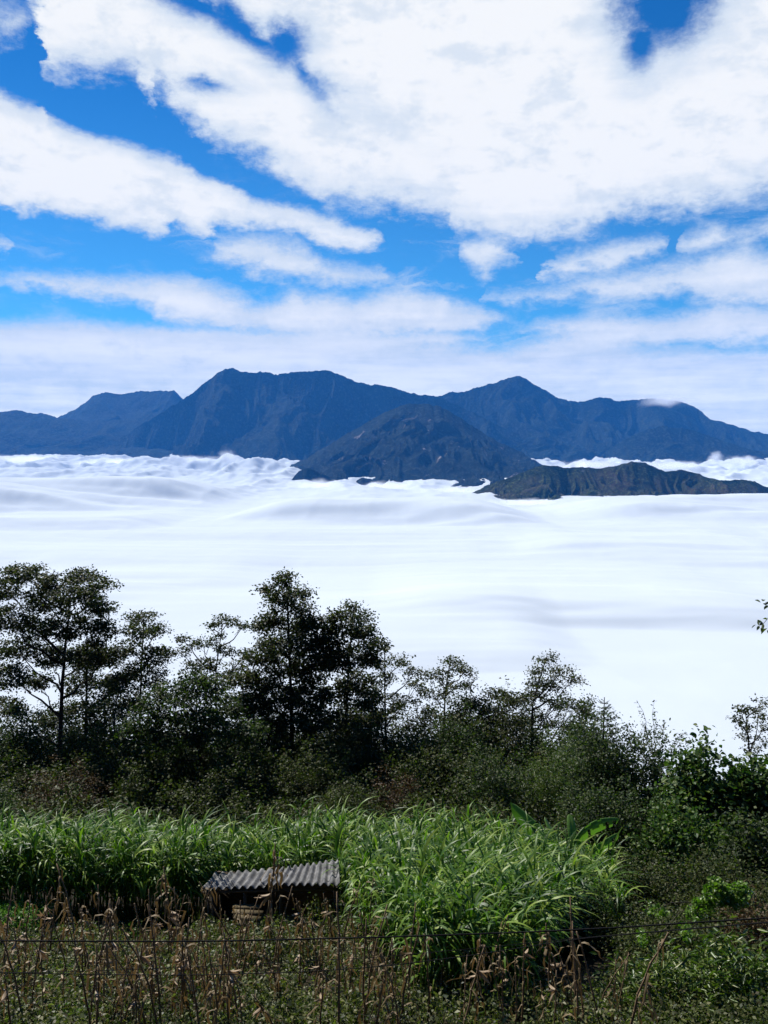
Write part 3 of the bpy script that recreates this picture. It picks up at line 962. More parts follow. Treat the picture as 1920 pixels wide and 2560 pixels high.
BUSHES = [
    ('reddish brown withered bush at the far left above the grass', 150, 1925, 300, 40, 0.10, 'brown_leaf', 1.3),
    ('dark glossy bush in front of the bare trunks at the far left', 40, 1790, 220, 46, 0.17, 'bush_leaf', 1.5),
    ('deep green low bush at the left edge beside the brown bush', 10, 1960, 120, 38, 0.12, 'bush_leaf', 1.4),
    ('olive bush between the brown bush and the broad pale-leaved tree', 330, 1925, 180, 41, 0.13, 'olive_leaf', 1.5),
    ('dusty olive bush under the broad pale-leaved tree', 560, 1920, 260, 40, 0.13, 'olive_leaf', 1.5),
    ('large olive bush under the tall dense middle tree', 780, 1880, 260, 42, 0.14, 'olive_leaf', 1.7),
    ('reddish tinged bush below the see-through tree', 985, 1930, 200, 40, 0.12, 'brown_leaf', 1.2),
    ('yellowish olive bush above the centre of the tall grass', 880, 1950, 220, 38, 0.11, 'olive_leaf', 1.5),
    ('dense green bush below the flat-topped tree', 1110, 1830, 240, 45, 0.15, 'bush_leaf', 1.6),
    ('dark bush behind the banana plant', 1240, 1890, 260, 40, 0.14, 'bush_leaf', 1.8),
    ('tall green bush below the umbrella-shaped tree', 1390, 1850, 240, 41, 0.14, 'willow_leaf', 1.6),
    ('large dark round bush around the young fir', 1520, 1800, 260, 37, 0.14, 'bush_leaf', 2.0),
    ('shadowed dark bush right of the banana plant', 1530, 1960, 260, 33, 0.13, 'bush_leaf', 2.0),
    ('broad-leaved bush with big hanging leaves near the right edge', 1745, 1880, 200, 34, 0.24, 'broad_leaf', 1.3),
    ('broad-leaved shrub in the right corner of the skyline', 1880, 1880, 190, 33, 0.24, 'broad_leaf', 1.3),
    ('dark leafy shrub below the big hanging leaves', 1690, 2020, 240, 31, 0.18, 'broad_leaf', 1.6),
    ('leafy shrub at the right edge below the skyline corner', 1880, 2050, 220, 29, 0.17, 'bush_leaf', 1.8),
    ('olive grey scrub right of the end of the tall grass', 1600, 2130, 240, 26, 0.10, 'olive_leaf', 1.9),
    ('olive brown scrub at the right edge above the bright creeper', 1810, 2140, 260, 25, 0.10, 'olive_leaf', 1.6),
    ('dark leafy scrub under the right end of the tall grass', 1450, 2190, 230, 23.5, 0.10, 'bush_leaf', 1.9),
    ('tangled olive bramble over the dark hollow at the right', 1650, 2275, 260, 20.5, 0.09, 'olive_leaf', 1.8),
    ('reddish brown bramble at the right edge beside the bright creeper', 1890, 2230, 170, 20, 0.08, 'brown_leaf', 1.8),
    ('long-leaved willowy bush in the bottom right corner', 1830, 2360, 300, 16.5, 0.21, 'willow_leaf', 1.5),
    ('yellow-green willowy bush left of the bottom right corner bush', 1660, 2410, 220, 16.8, 0.2, 'willow_leaf', 1.4),
]
for k, (lab, px, top, w, Y, lf_, mt, de) in enumerate(BUSHES):
    bush(lab, px, top, w, Y, lf_, mt, 300 + k, de, wide=0.22 if mt == 'willow_leaf' else 0.62, six=mt in ('broad_leaf', 'willow_leaf'))


for k, (lab, px, top, w, Y, mt) in enumerate((
        ('dark leafy sapling mass left of the tall dense middle tree', 625, 1790, 150, 47, 'bush_leaf'),
        ('dark leafy sapling mass right of the companion crown', 940, 1790, 150, 47, 'alder_leaf'),
        ('dark leafy sapling mass between the see-through and flat-topped trees', 1045, 1778, 150, 48, 'alder_leaf'),
        ('dark leafy sapling mass around the foot of the flat-topped tree', 1150, 1800, 170, 46, 'bush_leaf'),
        ('dark leafy sapling mass left of the umbrella-shaped trunk', 1275, 1782, 150, 47, 'alder_leaf'),
        ('dark leafy sapling mass right of the umbrella-shaped trunk', 1440, 1795, 150, 45, 'bush_leaf'),
        ('dark bush filling the skyline under the tall leafy shoots', 1615, 1858, 170, 38, 'bush_leaf'),
        ('dark bush low on the skyline between the shoots and the big hanging leaves', 1690, 1905, 150, 37, 'bush_leaf'),
        ('dark glossy bush at the foot of the slim round-topped tree', 330, 1800, 170, 47, 'bush_leaf'),
        ('dark glossy bush between the two tall left trunks and the slim tree', 215, 1830, 170, 47, 'bush_leaf'))):
    bush(lab, px, top, w, Y, 0.16, mt, 700 + k, 1.3, name='sapling' if 'sapling' in lab else 'bush', cat='sapling' if 'sapling' in lab else 'bush', lump=0.8)


# the tangle below the tree line: nobody could count it
def undergrowth():
    r = np.random.default_rng(77)
    lf, dk = MB(), MB()
    for Y, tops, x0, x1, st in ((54, 1788, -60, 1480, 75), (47, 1838, -40, 1500, 80), (43, 1905, -40, 1500, 80), (39.5, 1985, -60, 1560, 85), (37, 2030, -60, 1500, 90)):
        for px in np.arange(x0, x1, st):
            top = tops + r.uniform(-22, 30)
            q = px + r.uniform(-30, 30)
            p = P(q, top, Y + r.uniform(-1, 1))
            z0 = float(gz(p[0], p[1])) - 0.1
            H = max(p[2] - z0, 0.6)
            W = r.uniform(130, 220) * scale_at(q, top, Y)
            bush_mesh(np.array([p[0], p[1], z0]), W, W * 0.8, H, r.uniform(0.15, 0.21), 1.2, r, lf, None, 0.6)
    for k in range(110):
        Y = r.uniform(14.5, 37)
        q = r.uniform(1430 if Y > 23 else 1480 + (23 - Y) * 10, 2000)
        p = P(q, 2200, Y)
        c0 = np.array([p[0], Y, float(gz(p[0], Y)) - 0.05])
        if 18 < Y < 22.5 and q < 1640:
            continue
        bush_mesh(c0, r.uniform(0.9, 2.2), r.uniform(0.9, 1.8), r.uniform(0.4, 1.3), r.uniform(0.08, 0.14), 1.0, r, lf, None, 0.55)
    o = lf.build('undergrowth', M['olive_leaf'])
    tag(o, 'tangled olive undergrowth filling the gaps below the tree line', 'undergrowth', kind='stuff')


undergrowth()


# bright creeper heap and hanging strands
def creeper():
    r = np.random.default_rng(15)
    Y = 19.6
    root = empty('creeper', P(1810, 2260, Y))
    tag(root, 'bright yellow-green creeper draped over the bramble at the right', 'creeper')
    lf, wd = MB(), MB()
    for px, py, rx, ry, n in ((1800, 2235, 45, 30, 420), (1760, 2262, 30, 16, 200), (1835, 2248, 35, 22, 280), (1855, 2225, 25, 18, 150), (1790, 2208, 20, 14, 110), (1715, 2330, 16, 22, 70), (1605, 2345, 10, 26, 70), (1640, 2275, 30, 10, 90), (1735, 2285, 24, 12, 100)):
        s = scale_at(px, py, Y)
        c = P(px, py, Y - 0.3)
        u = unit(r.normal(size=(n, 3))) * r.uniform(0.1, 1, (n, 1)) ** 0.5
        leaf_quads(lf, c + u * [rx * s, 0.3, ry * s], 0.095 * r.uniform(0.6, 1.2, n), r, 0.1, 0.85, None, 0, True)
        limb(wd, P(1810, 2262, Y), c, 0.012, 0.006, 0.1, 5, r)
    wd.build('stem', M['bark'], root, root.location)
    lf.build('foliage', M['creeper_leaf'], root, root.location)


creeper()


# leafy sprig reaching in from a tree outside the right edge
def sprig():
    r = np.random.default_rng(31)
    Y = 14.0
    a = P(2080, 1490, Y)
    root = empty('branch', a)
    tag(root, 'leafy branch tip reaching in at the right edge above the skyline', 'branch')
    wd, lf = MB(), MB()
    wd.tube(np.array([[a[0] + 1.2, Y, float(gz(a[0] + 1.2, Y)) - 0.1], [a[0] + 0.9, Y, a[2] - 2], [a[0] + 0.4, Y, a[2] - 0.3], a]), [0.12, 0.09, 0.05, 0.03], 8)
    for tx, ty, n in ((1906, 1562, 10), (1915, 1520, 5), (1935, 1580, 12), (1950, 1540, 14), (1990, 1520, 16), (1960, 1600, 12)):
        e = P(tx, ty, Y)
        limb(wd, a, e, 0.012, 0.004, 0.06, 6, r)
        c = e + r.normal(size=(n, 3)) * [0.07, 0.08, 0.06]
        leaf_quads(lf, c, 0.13 * r.uniform(0.7, 1.1, n), r, 0.5, 0.45, np.array([[-0.5, 0, -0.2]]), 0.8, True)
    wd.build('stem', M['bark'], root, a)
    lf.build('foliage', M['bush_leaf'], root, a)


sprig()


# ------------------------------------------------------------------ tall fodder grass
def tall_grass():
    r = np.random.default_rng(4)
    bx, hh = [], []

    def field(fx0, fx1, y0, y1, dens, h):
        """fx0(Y), fx1(Y): pixel columns that bound the stand at distance Y."""
        for Y in np.arange(y0, y1, 0.5):
            xa, xb = P(fx0(Y), 2200, Y)[0], P(fx1(Y), 2200, Y)[0]
            if xb <= xa:
                continue
            n = r.poisson((xb - xa) * 0.5 * dens)
            q = np.stack([r.uniform(xa, xb, n), Y + r.uniform(0, 0.5, n)], -1)
            bx.append(q)
            hh.append(h(q[:, 0], q[:, 1]) * r.normal(1, 0.09, n))
    hl = lambda x, y: 2.85 + 0.05 * (y - 26) + 0.55 * (fbm(x * 0.5, y * 0.5, 3, 8) - 0.5) * 2
    field(lambda Y: -160, lambda Y: np.interp(Y, [26.9, 27.0], [480, 860]), 26.3, 31.5, 13, hl)
    field(lambda Y: np.interp(Y, [17.7, 20, 22.5, 25, 28], [1030, 960, 890, 858, 850]), lambda Y: np.interp(Y, [17.7, 19, 21, 26, 30, 35], [1280, 1360, 1410, 1410, 1300, 1140]), 17.7, 30.5, 13, lambda x, y: 2.6 + 0.03 * (y - 20) + 0.55 * (fbm(x * 0.5, y * 0.5, 3, 8) - 0.5) * 2)
    field(lambda Y: 1380, lambda Y: np.interp(Y, [23.5, 30], [1560, 1500]), 23.6, 30, 6, lambda x, y: 2.0 + 0 * x)
    B = np.vstack(bx)
    H = np.concatenate(hh)
    z0 = gz(B[:, 0], B[:, 1])
    n = len(B)
    L = 11
    N = n * L
    lean = r.normal(size=(n, 2)) * 0.10 + [0.05, -0.08]
    a = np.tile(np.linspace(0.25, 1.0, L) ** 0.8, n) + r.normal(size=N) * 0.03
    a = np.clip(a, 0.1, 1.0)
    Hn = np.repeat(H, L)
    base = np.repeat(np.column_stack([B, z0]), L, 0)
    att = base.copy()
    att[:, :2] += np.repeat(lean, L, 0) * (a * Hn)[:, None] * a[:, None]
    att[:, 2] += a * Hn * 0.86
    phi = r.uniform(0, 2 * PI, N)
    length = r.uniform(0.85, 1.45, N) * np.where(a > 0.85, 0.9, 1.0)
    K = 7
    s = np.linspace(0, 1, K)
    e0 = np.radians(r.uniform(58, 86, N) + 4 * (a > 0.9))
    bend = np.radians(r.uniform(95, 165, N)) * np.where(a > 0.92, 0.66, np.where(a < 0.8, 1.06, 1.0))
    ang = e0[:, None] - bend[:, None] * (s[None, :] ** 1.15)
    ds = length[:, None] / (K - 1)
    hx = np.concatenate([np.zeros((N, 1)), np.cumsum(np.cos((ang[:, 1:] + ang[:, :-1]) / 2) * ds, 1)], 1)
    hz = np.concatenate([np.zeros((N, 1)), np.cumsum(np.sin((ang[:, 1:] + ang[:, :-1]) / 2) * ds, 1)], 1)
    dirx, diry = np.cos(phi), np.sin(phi)
    wind = 0.16 * hx ** 2
    cx = att[:, 0:1] + dirx[:, None] * hx + wind
    cy = att[:, 1:2] + diry[:, None] * hx
    cz = att[:, 2:3] + hz
    tw = r.uniform(-0.5, 0.5, N)
    sx, sy, sz = -diry * np.cos(tw), dirx * np.cos(tw), np.sin(tw)
    w = (0.030 * r.uniform(0.7, 1.3, N))[:, None] * np.array([0.5, 0.95, 1.0, 0.9, 0.7, 0.42, 0.05])[None, :]
    cen = np.stack([cx, cy, cz], -1)
    sd = np.stack([sx, sy, sz], -1)[:, None, :] * w[..., None]
    V = np.stack([cen - sd, cen + sd], 2).reshape(-1, 3)
    k = np.arange(N)[:, None, None] * (2 * K) + np.arange(K - 1)[None, :, None] * 2
    q = (k + np.array([0, 1, 3, 2])[None, None, :]).reshape(-1, 4)
    mb = MB()
    mb.add(V, q)
    # culms
    top = np.column_stack([B + lean * H[:, None] * 0.9, z0 + H * 0.86])
    bot = np.column_stack([B, z0 - 0.05])
    rr = 0.011
    vv = np.stack([bot + [rr, 0, 0], bot + [-rr, rr, 0], bot + [-rr, -rr, 0], top + [rr * .5, 0, 0], top + [-rr * .5, rr * .5, 0], top + [-rr * .5, -rr * .5, 0]], 1).reshape(-1, 3)
    k = np.arange(n)[:, None] * 6
    mb.add(vv, np.vstack([k + [0, 1, 4, 3], k + [1, 2, 5, 4], k + [2, 0, 3, 5]]))
    o = mb.build('tall_grass', M['grass_blade'])
    tag(o, 'tall bright green fodder grass with arching blades around the hut', 'grass', kind='stuff')


tall_grass()


# ------------------------------------------------------------------ banana plant
def banana():
    Y = 29.0
    r = np.random.default_rng(9)
    b0 = P(1420, 2150, Y)
    z0 = float(gz(b0[0], Y))
    root = empty('banana_plant', (b0[0], Y, z0))
    tag(root, 'banana plant with broad torn leaves rising behind the tall grass', 'banana plant')
    st = MB()
    st.tube(np.array([[b0[0], Y, z0 - 0.1], [b0[0] + 0.03, Y, (z0 + b0[2]) / 2], b0]), [0.13, 0.11, 0.07], 10)
    st.build('stem', M['creeper_leaf'], root, (b0[0], Y, z0), True)
    for pts, wid, tilt, tear in (
            ([(1420, 2150), (1402, 2118), (1372, 2090), (1335, 2062), (1276, 2006)], 0.30, (-0.35, -0.45, 0.8), 2),
            ([(1420, 2150), (1412, 2120), (1395, 2095), (1375, 2068), (1362, 2042)], 0.24, (0.8, -0.3, 0.45), 1),
            ([(1420, 2150), (1428, 2110), (1430, 2080), (1428, 2055), (1424, 2035)], 0.17, (0.2, -0.9, 0.1), 0),
            ([(1420, 2150), (1436, 2105), (1460, 2072), (1500, 2050), (1548, 2046)], 0.20, (0.5, -0.7, 0.45), 3),
            ([(1420, 2150), (1460, 2140), (1495, 2115), (1520, 2098), (1548, 2082)], 0.16, (0.5, -0.7, 0.45), 3),
            ([(1420, 2150), (1400, 2135), (1385, 2120), (1372, 2108), (1366, 2112)], 0.26, (0.6, -0.5, 0.6), 2)):
        p = np.array([P(a, b_, Y + (0.25 * k - 0.4)) for k, (a, b_) in enumerate(pts)])
        t = np.linspace(0, 1, 22)
        c = np.stack([np.interp(t, np.linspace(0, 1, 5), p[:, q]) for q in range(3)], -1)
        kk = np.array([1, 2, 3, 2, 1.]) / 9
        for q in range(3):
            c[2:-2, q] = np.convolve(c[:, q], kk, 'valid')
        tan = unit(np.gradient(c, axis=0))
        nrm = np.array(tilt)
        side = unit(np.cross(tan, nrm[None]))
        nn = unit(np.cross(side, tan))
        w = wid * np.clip(np.sin(np.clip((t - 0.22) / 0.78, 0, 1) * PI) ** 0.32, 0.04, 1)
        w[t < 0.25] = 0.03
        lf = MB()
        drop = np.array([0, 0, -1.0])
        for sgn in (1, -1):
            cols = []
            for f in (0.0, 0.35, 0.7, 1.0):
                jag = 1 - (0.16 * r.uniform(0, 1, 22) * (f == 1.0) * (tear > 0))
                e = c + side * (sgn * w * f * jag)[:, None] + nn * (0.10 * w * math.sin(f * PI))[:, None] + drop * (0.45 * w * f * f * (0.5 + 0.45 * tear))[:, None]
                cols.append(e)
            V = np.stack(cols, 1)
            q = grid_faces(22, 4)
            tears = r.choice(np.arange(7, 20), tear, replace=False) if tear else []
            keep = ~np.isin(q[:, 0] // 4, tears) | (q[:, 0] % 4 < 1)
            lf.add(V.reshape(-1, 3), q[keep])
        o = lf.build('leaf', M['banana_leaf'], root, (b0[0], Y, z0), True)
        mr = MB()
        mr.tube(c - nn * 0.012, np.linspace(0.026, 0.006, 22), 5)
        mr.build('midrib', M['meadow_leaf'], o, (b0[0], Y, z0), True)


banana()


# ------------------------------------------------------------------ the hut with its corrugated roof
def hut():
    c = P(680, 2290, 25.6)
    z0 = float(gz(c[0], 25.6))
    loc = np.array([c[0], 25.6, z0])
    root = empty('hut', loc)
    tag(root, 'low hut with a weathered grey corrugated roof in the tall grass', 'hut')

    def sheet(el, er, tr_, tl, ncor, seed):
        r = np.random.default_rng(seed)
        nu, nv = ncor * 10 + 1, 8
        u, v = np.meshgrid(np.linspace(0, 1, nu), np.linspace(0, 1, nv))
        A = [np.asarray(q) for q in (el, er, tr_, tl)]
        base = (A[0] * ((1 - u) * (1 - v))[..., None] + A[1] * (u * (1 - v))[..., None] + A[2] * (u * v)[..., None] + A[3] * ((1 - u) * v)[..., None])
        n = np.cross(A[1] - A[0], A[3] - A[0])
        n /= np.linalg.norm(n)
        wav = np.cos(u * ncor * 2 * PI) * 0.048
        sag = -0.03 * np.sin(v * PI) + (fbm(u * 5, v * 3, 3, seed) - 0.5) * 0.03
        top = base + n * (wav + sag)[..., None]
        bot = top - n * 0.012
        mb = MB()
        q = grid_faces(nv, nu)
        N = nu * nv
        V = np.vstack([top.reshape(-1, 3), bot.reshape(-1, 3)])
        idx = np.arange(N).reshape(nv, nu)
        bd = np.concatenate([idx[0, :], idx[1:, -1], idx[-1, -2::-1], idx[-2:0:-1, 0]])
        b2 = np.roll(bd, -1)
        mb.add(V, np.vstack([q, q[:, ::-1] + N, np.stack([b2, bd, bd + N, b2 + N], -1)]))
        return mb
    # two overlapping sheets, the left one lower and older
    e1, e2, t2, t1 = P(506, 2222, 25.2), P(668, 2216, 24.9), P(694, 2170, 26.0), P(538, 2184, 26.3)
    sheet(e1, e2, t2, t1, 8, 3).build('roof_sheet', M['roof'], root, loc, True)
    e1, e2, t2, t1 = P(652, 2210, 24.85), P(850, 2211, 24.45), P(846, 2150, 25.75), P(692, 2172, 26.0)
    sheet(e1, e2, t2, t1, 10, 4).build('roof_sheet', M['roof'], root, loc, True)
    for px, py, Y, rad in ((520, 2232, 25.35, 0.05), (612, 2228, 25.15, 0.06), (700, 2224, 25.0, 0.05), (838, 2222, 24.75, 0.055), (545, 2198, 26.2, 0.05), (690, 2186, 25.9, 0.05), (836, 2166, 25.6, 0.05)):
        p = P(px, py, Y)
        mb = MB()
        g = float(gz(p[0], Y))
        mb.tube(np.array([[p[0], Y, g - 0.15], [p[0] + 0.01, Y, (g + p[2]) / 2], [p[0], Y, p[2]]]), [rad, rad * 0.95, rad * 0.85], 7)
        mb.build('post', M['wood'], root, loc, True)
    # beams under the sheets
    for a, b_ in ((P(508, 2231, 25.3), P(846, 2222, 24.7)), (P(542, 2196, 26.2), P(842, 2164, 25.65))):
        mb = MB()
        mb.tube(np.array([a, (a + b_) / 2, b_]), 0.04, 6)
        mb.build('beam', M['wood'], root, loc, True)
    # boards stacked like steps before the left half
    for k, (x0, x1, py, Yb) in enumerate(((583, 654, 2268, 24.75), (582, 656, 2282, 24.5), (586, 650, 2296, 24.25))):
        a, b_ = P(x0, py, Yb + 0.05), P(x1, py - 2, Yb - 0.05)
        mb = MB()
        d = b_ - a
        mb.box(*((a + b_) / 2), np.linalg.norm(d), 0.2, 0.05, math.atan2(d[1], d[0]), 0.03 * (k - 1))
        mb.box(*((a + b_) / 2 - [0, -0.06, 0.28]), 0.06, 0.06, 0.5)
        mb.build('board', M['plank'], root, loc)
    mb = MB()
    a, b_ = P(540, 2260, 26.45), P(846, 2250, 25.95)
    zt, zb = P(690, 2192, 26.1)[2], z0 - 0.4
    mb.box((a[0] + b_[0]) / 2, (a[1] + b_[1]) / 2, (zt + zb) / 2, np.linalg.norm(b_ - a), 0.06, zt - zb, math.atan2(b_[1] - a[1], b_[0] - a[0]))
    mb.build('back_wall', M['wood'], root, loc)
    for sx, w_ in ((546, 0.06), (842, 0.06)):
        a, b_ = P(sx, 2250, 26.3 if sx < 700 else 25.9), P(sx - 14 if sx < 700 else sx - 2, 2250, 25.3 if sx < 700 else 24.75)
        mb = MB()
        mb.box((a[0] + b_[0]) / 2, (a[1] + b_[1]) / 2, (zt - 0.1 + zb) / 2, np.linalg.norm(b_ - a), 0.05, zt - 0.1 - zb, math.atan2(b_[1] - a[1], b_[0] - a[0]))
        mb.build('side_wall', M['wood'], root, loc)


hut()


def stones():
    r = np.random.default_rng(3)
    for k, (px, py, w, lab) in enumerate(((632, 2296, 26, 'larger brown field stone under the board wall of the hut'), (640, 2312, 22, 'lower reddish field stone at the foot of the hut'))):
        Y = 24.9
        c = P(px, py, Y)
        s = scale_at(px, py, Y) * w * 0.5
        n1, n2 = 10, 14
        th, ph = np.meshgrid(np.linspace(0, PI, n1), np.linspace(0, 2 * PI, n2, endpoint=False), indexing='ij')
        d = np.stack([np.sin(th) * np.cos(ph), np.sin(th) * np.sin(ph), np.cos(th)], -1)
        rr = 1 + 0.35 * (fbm(d[..., 0] * 1.5 + k * 9 + 5, d[..., 1] * 1.5 + d[..., 2] + 5, 3, k) - 0.5)
        V = (d * rr[..., None] * [s, s * 0.8, s * 0.6]).reshape(-1, 3) + c
        i, j = np.meshgrid(np.arange(n1 - 1), np.arange(n2), indexing='ij')
        q = np.stack([i * n2 + j, (i + 1) * n2 + j, (i + 1) * n2 + (j + 1) % n2, i * n2 + (j + 1) % n2], -1).reshape(-1, 4)
        tag(mesh_obj('field_stone', V, q, M['stone'], None, c, True), lab, 'stone')


stones()

# ------------------------------------------------------------------ dried corn
def corn_variant(seed, H, nleaf, husks, bundle=0):
    """One dried corn plant: stalk, hanging leaves, open husks."""
    r = np.random.default_rng(seed)
    root = empty('corn_stalk', (0, 0, 0))
    st = MB()
    n = 9
    t = np.linspace(0, 1, n)
    bend = r.normal(size=2) * 0.10
    c = np.column_stack([bend[0] * t ** 2 * H, bend[1] * t ** 2 * H, t * H])
    c[1:, :2] += r.normal(size=(n - 1, 2)) * 0.008
    c[0, 2] = -0.08
    st.tube(c, np.linspace(0.021, 0.010, n), 6)
    for k in range(1, n - 1):
        st.tube(np.array([c[k] - [0, 0, 0.012], c[k] + [0, 0, 0.012]]), 0.024 - 0.0012 * k, 6)
    st.build('stalk', M['straw'], root, smooth=True)
    for k in range(nleaf):
        lf = MB()
        h = r.uniform(0.25, 0.98)
        a = np.array([np.interp(h, t, c[:, q]) for q in range(3)])
        ph = r.uniform(0, 2 * PI)
        L = r.uniform(0.35, 0.75)
        m = 8
        s = np.linspace(0, 1, m)
        ang = np.radians(r.uniform(30, 75)) - np.radians(r.uniform(110, 150)) * np.minimum(s * r.uniform(1.5, 3.5), 1) + r.normal(size=m) * 0.12
        hx = np.concatenate([[0], np.cumsum(np.cos(ang[1:]) * L / (m - 1))])
        hz = np.concatenate([[0], np.cumsum(np.sin(ang[1:]) * L / (m - 1))])
        ctr = a + np.column_stack([np.cos(ph) * hx, np.sin(ph) * hx, hz]) + r.normal(size=(m, 3)) * 0.012
        tw = ph + PI / 2 + np.cumsum(r.normal(size=m)) * 0.5
        w = 0.020 * r.uniform(0.6, 1.3) * np.sin(np.clip(s * 0.9 + 0.12, 0, 1) * PI) ** 0.7
        sd = np.column_stack([np.cos(tw), np.sin(tw), 0.2 * np.sin(tw * 2)]) * w[:, None]
        mid = ctr + np.column_stack([np.cos(ph) * w * 0.4, np.sin(ph) * w * 0.4, w * 0])
        V = np.stack([ctr - sd, mid, ctr + sd], 1).reshape(-1, 3)
        lf.add(V, grid_faces(m, 3))
        lf.build('leaf', M['dry_leaf'], root)
    for k in range(husks):
        hk = MB()
        h = r.uniform(0.5, 0.8)
        a = np.array([np.interp(h, t, c[:, q]) for q in range(3)])
        ph = r.uniform(0, 2 * PI)
        ax = unit(np.array([math.cos(ph) * 0.7, math.sin(ph) * 0.7, 0.35 if k % 2 else -0.5]))
        for j in range(6):
            tt = np.linspace(0, 1, 6)
            p1 = unit(np.cross(ax, r.normal(size=3)))
            p2 = np.cross(ax, p1)
            L = r.uniform(0.14, 0.24)
            ctr = a + ax[None] * (tt * L)[:, None] + p1[None] * (0.015 + 0.075 * tt ** 2 * r.uniform(0.4, 1.5))[:, None]
            w = 0.026 * np.sin(np.clip(tt * 0.86 + 0.14, 0, 1) * PI) ** 0.8
            V = np.stack([ctr - p2 * w[:, None], ctr + p1 * 0.006, ctr + p2 * w[:, None]], 1).reshape(-1, 3)
            hk.add(V, grid_faces(6, 3))
        hk.build('husk', M['husk'], root)
    return root


def copy_tree(o):
    c = o.copy()
    C.objects.link(c)
    for ch in o.children:
        d = ch.copy()
        C.objects.link(d)
        d.parent = c
    return c


VAR = [corn_variant(500 + k, H, nl, hk) for k, (H, nl, hk) in enumerate(((2.0, 8, 0), (1.7, 7, 1), (1.5, 6, 0), (2.1, 9, 0), (1.2, 3, 1), (1.1, 4, 0), (1.8, 12, 1), (0.9, 1, 0), (1.6, 5, 2), (2.0, 4, 0)))]
used = [False] * len(VAR)


def corn(px, base_py, var, label, group, sc=1.0, lean=(0, 0), rz=0.0):
    # walk out along the pixel's ray until it meets the ground
    d = ray(px, base_py)
    ys = np.linspace(11, 30, 400)
    diff = d[2] * ys - gz(d[0] * ys, ys)
    k = np.where(diff < 0)[0]
    Y = ys[k[0]] if len(k) else 24.0
    o = copy_tree(VAR[var]) if used[var] else VAR[var]
    used[var] = True
    o.location = (float(d[0] * Y), float(Y), float(gz(d[0] * Y, Y)))
    o.rotation_euler = (lean[0], lean[1], rz)
    o.scale = (sc, sc, sc)
    tag(o, label, 'corn stalk', group)
    return o


HERO = [
    (672, 2400, 6, 'tallest dried corn stalk crossing the middle of the hut roof', 1.75, (0.02, 0.02)),
    (600, 2400, 9, 'bare corn stalk leaning right across the board wall of the hut', 1.2, (0.0, 0.42)),
    (432, 2420, 6, 'thick leafy dried corn stalk left of the hut', 1.5, (0.0, 0.03)),
    (418, 2425, 3, 'leaning dried corn stalk beside the thick one left of the hut', 1.1, (0.05, 0.20)),
    (495, 2410, 3, 'dried corn stalk below the left corner of the hut roof', 1.1, (0.0, 0.04)),
    (555, 2400, 0, 'dried corn stalk in front of the left end of the hut', 0.95, (0.0, 0.02)),
    (735, 2405, 8, 'dried corn stalk with a large pale husk before the dark hut opening', 1.0, (0.0, 0.06)),
    (832, 2395, 1, 'dried corn stalk below the right corner of the hut roof', 1.0, (0.0, 0.0)),
    (783, 2380, 4, 'short corn stalk with a forked husk inside the dark hut opening', 0.95, (0.0, 0.02)),
    (112, 2480, 8, 'dried corn stalk topped by a big open husk at the far left', 0.8, (0.0, 0.0)),
    (46, 2470, 8, 'dried corn stalk with a cross-shaped husk at the far left', 0.9, (0.0, 0.03)),
    (285, 2480, 6, 'tall dark dried corn stalk left of the middle of the lower wire', 1.15, (0.0, 0.0)),
    (330, 2530, 9, 'bleached leafless corn stalk under the lower wire', 0.7, (0.0, 0.0)),
    (1020, 2560, 0, 'pale leaning corn stalk in front of the tall grass clump', 1.15, (0.0, 0.12)),
    (1190, 2570, 6, 'bushy dried corn stalk before the darkest part of the grass clump', 1.05, (0.0, 0.0)),
    (1305, 2570, 1, 'dried corn stalk at the right end of the grass clump', 1.1, (0.0, 0.06)),
    (1375, 2545, 6, 'leafy dried corn stalk beside the dark hollow at the right', 1.15, (0.0, 0.04)),
    (1530, 2585, 0, 'rightmost dried corn stalk left of the willowy bush', 0.7, (0.0, -0.1)),
]
for px, by, v, lab, sc, le in HERO:
    corn(px, by, v, lab, None, sc, le, rng.uniform(0, 6))
GA, GB, GC = ('dried corn stalk standing in the weeds in front of the hut', 'dried corn stalk among the weeds left of the hut', 'dried corn stalk at the foot of the tall grass clump')
for k in range(215):
    px = rng.uniform(-20, 1580)
    by = rng.uniform(2390, 2640) if px < 950 else rng.uniform(2500, 2660)
    v = int(rng.integers(0, len(VAR)))
    if by > 2560:
        v = int(rng.choice([0, 1, 2, 6, 3, 9]))
    if px > 950 and k % 3:
        continue
    g = (GB, 'corn stalks left of the hut') if px < 480 else (GA, 'corn stalks before the hut') if px < 950 else (GC, 'corn stalks below the grass clump')
    corn(px, by, v, g[0], g[1], rng.uniform(0.7, 1.3), (rng.normal() * 0.07, rng.normal() * 0.12), rng.uniform(0, 6))


# ------------------------------------------------------------------ weeds
def scatter_px(n, x0, x1, y0, y1, r):
    """Points on the ground of the field, spread over X and Y in metres."""
    return np.column_stack([r.uniform(x0, x1, n), r.uniform(y0, y1, n)])


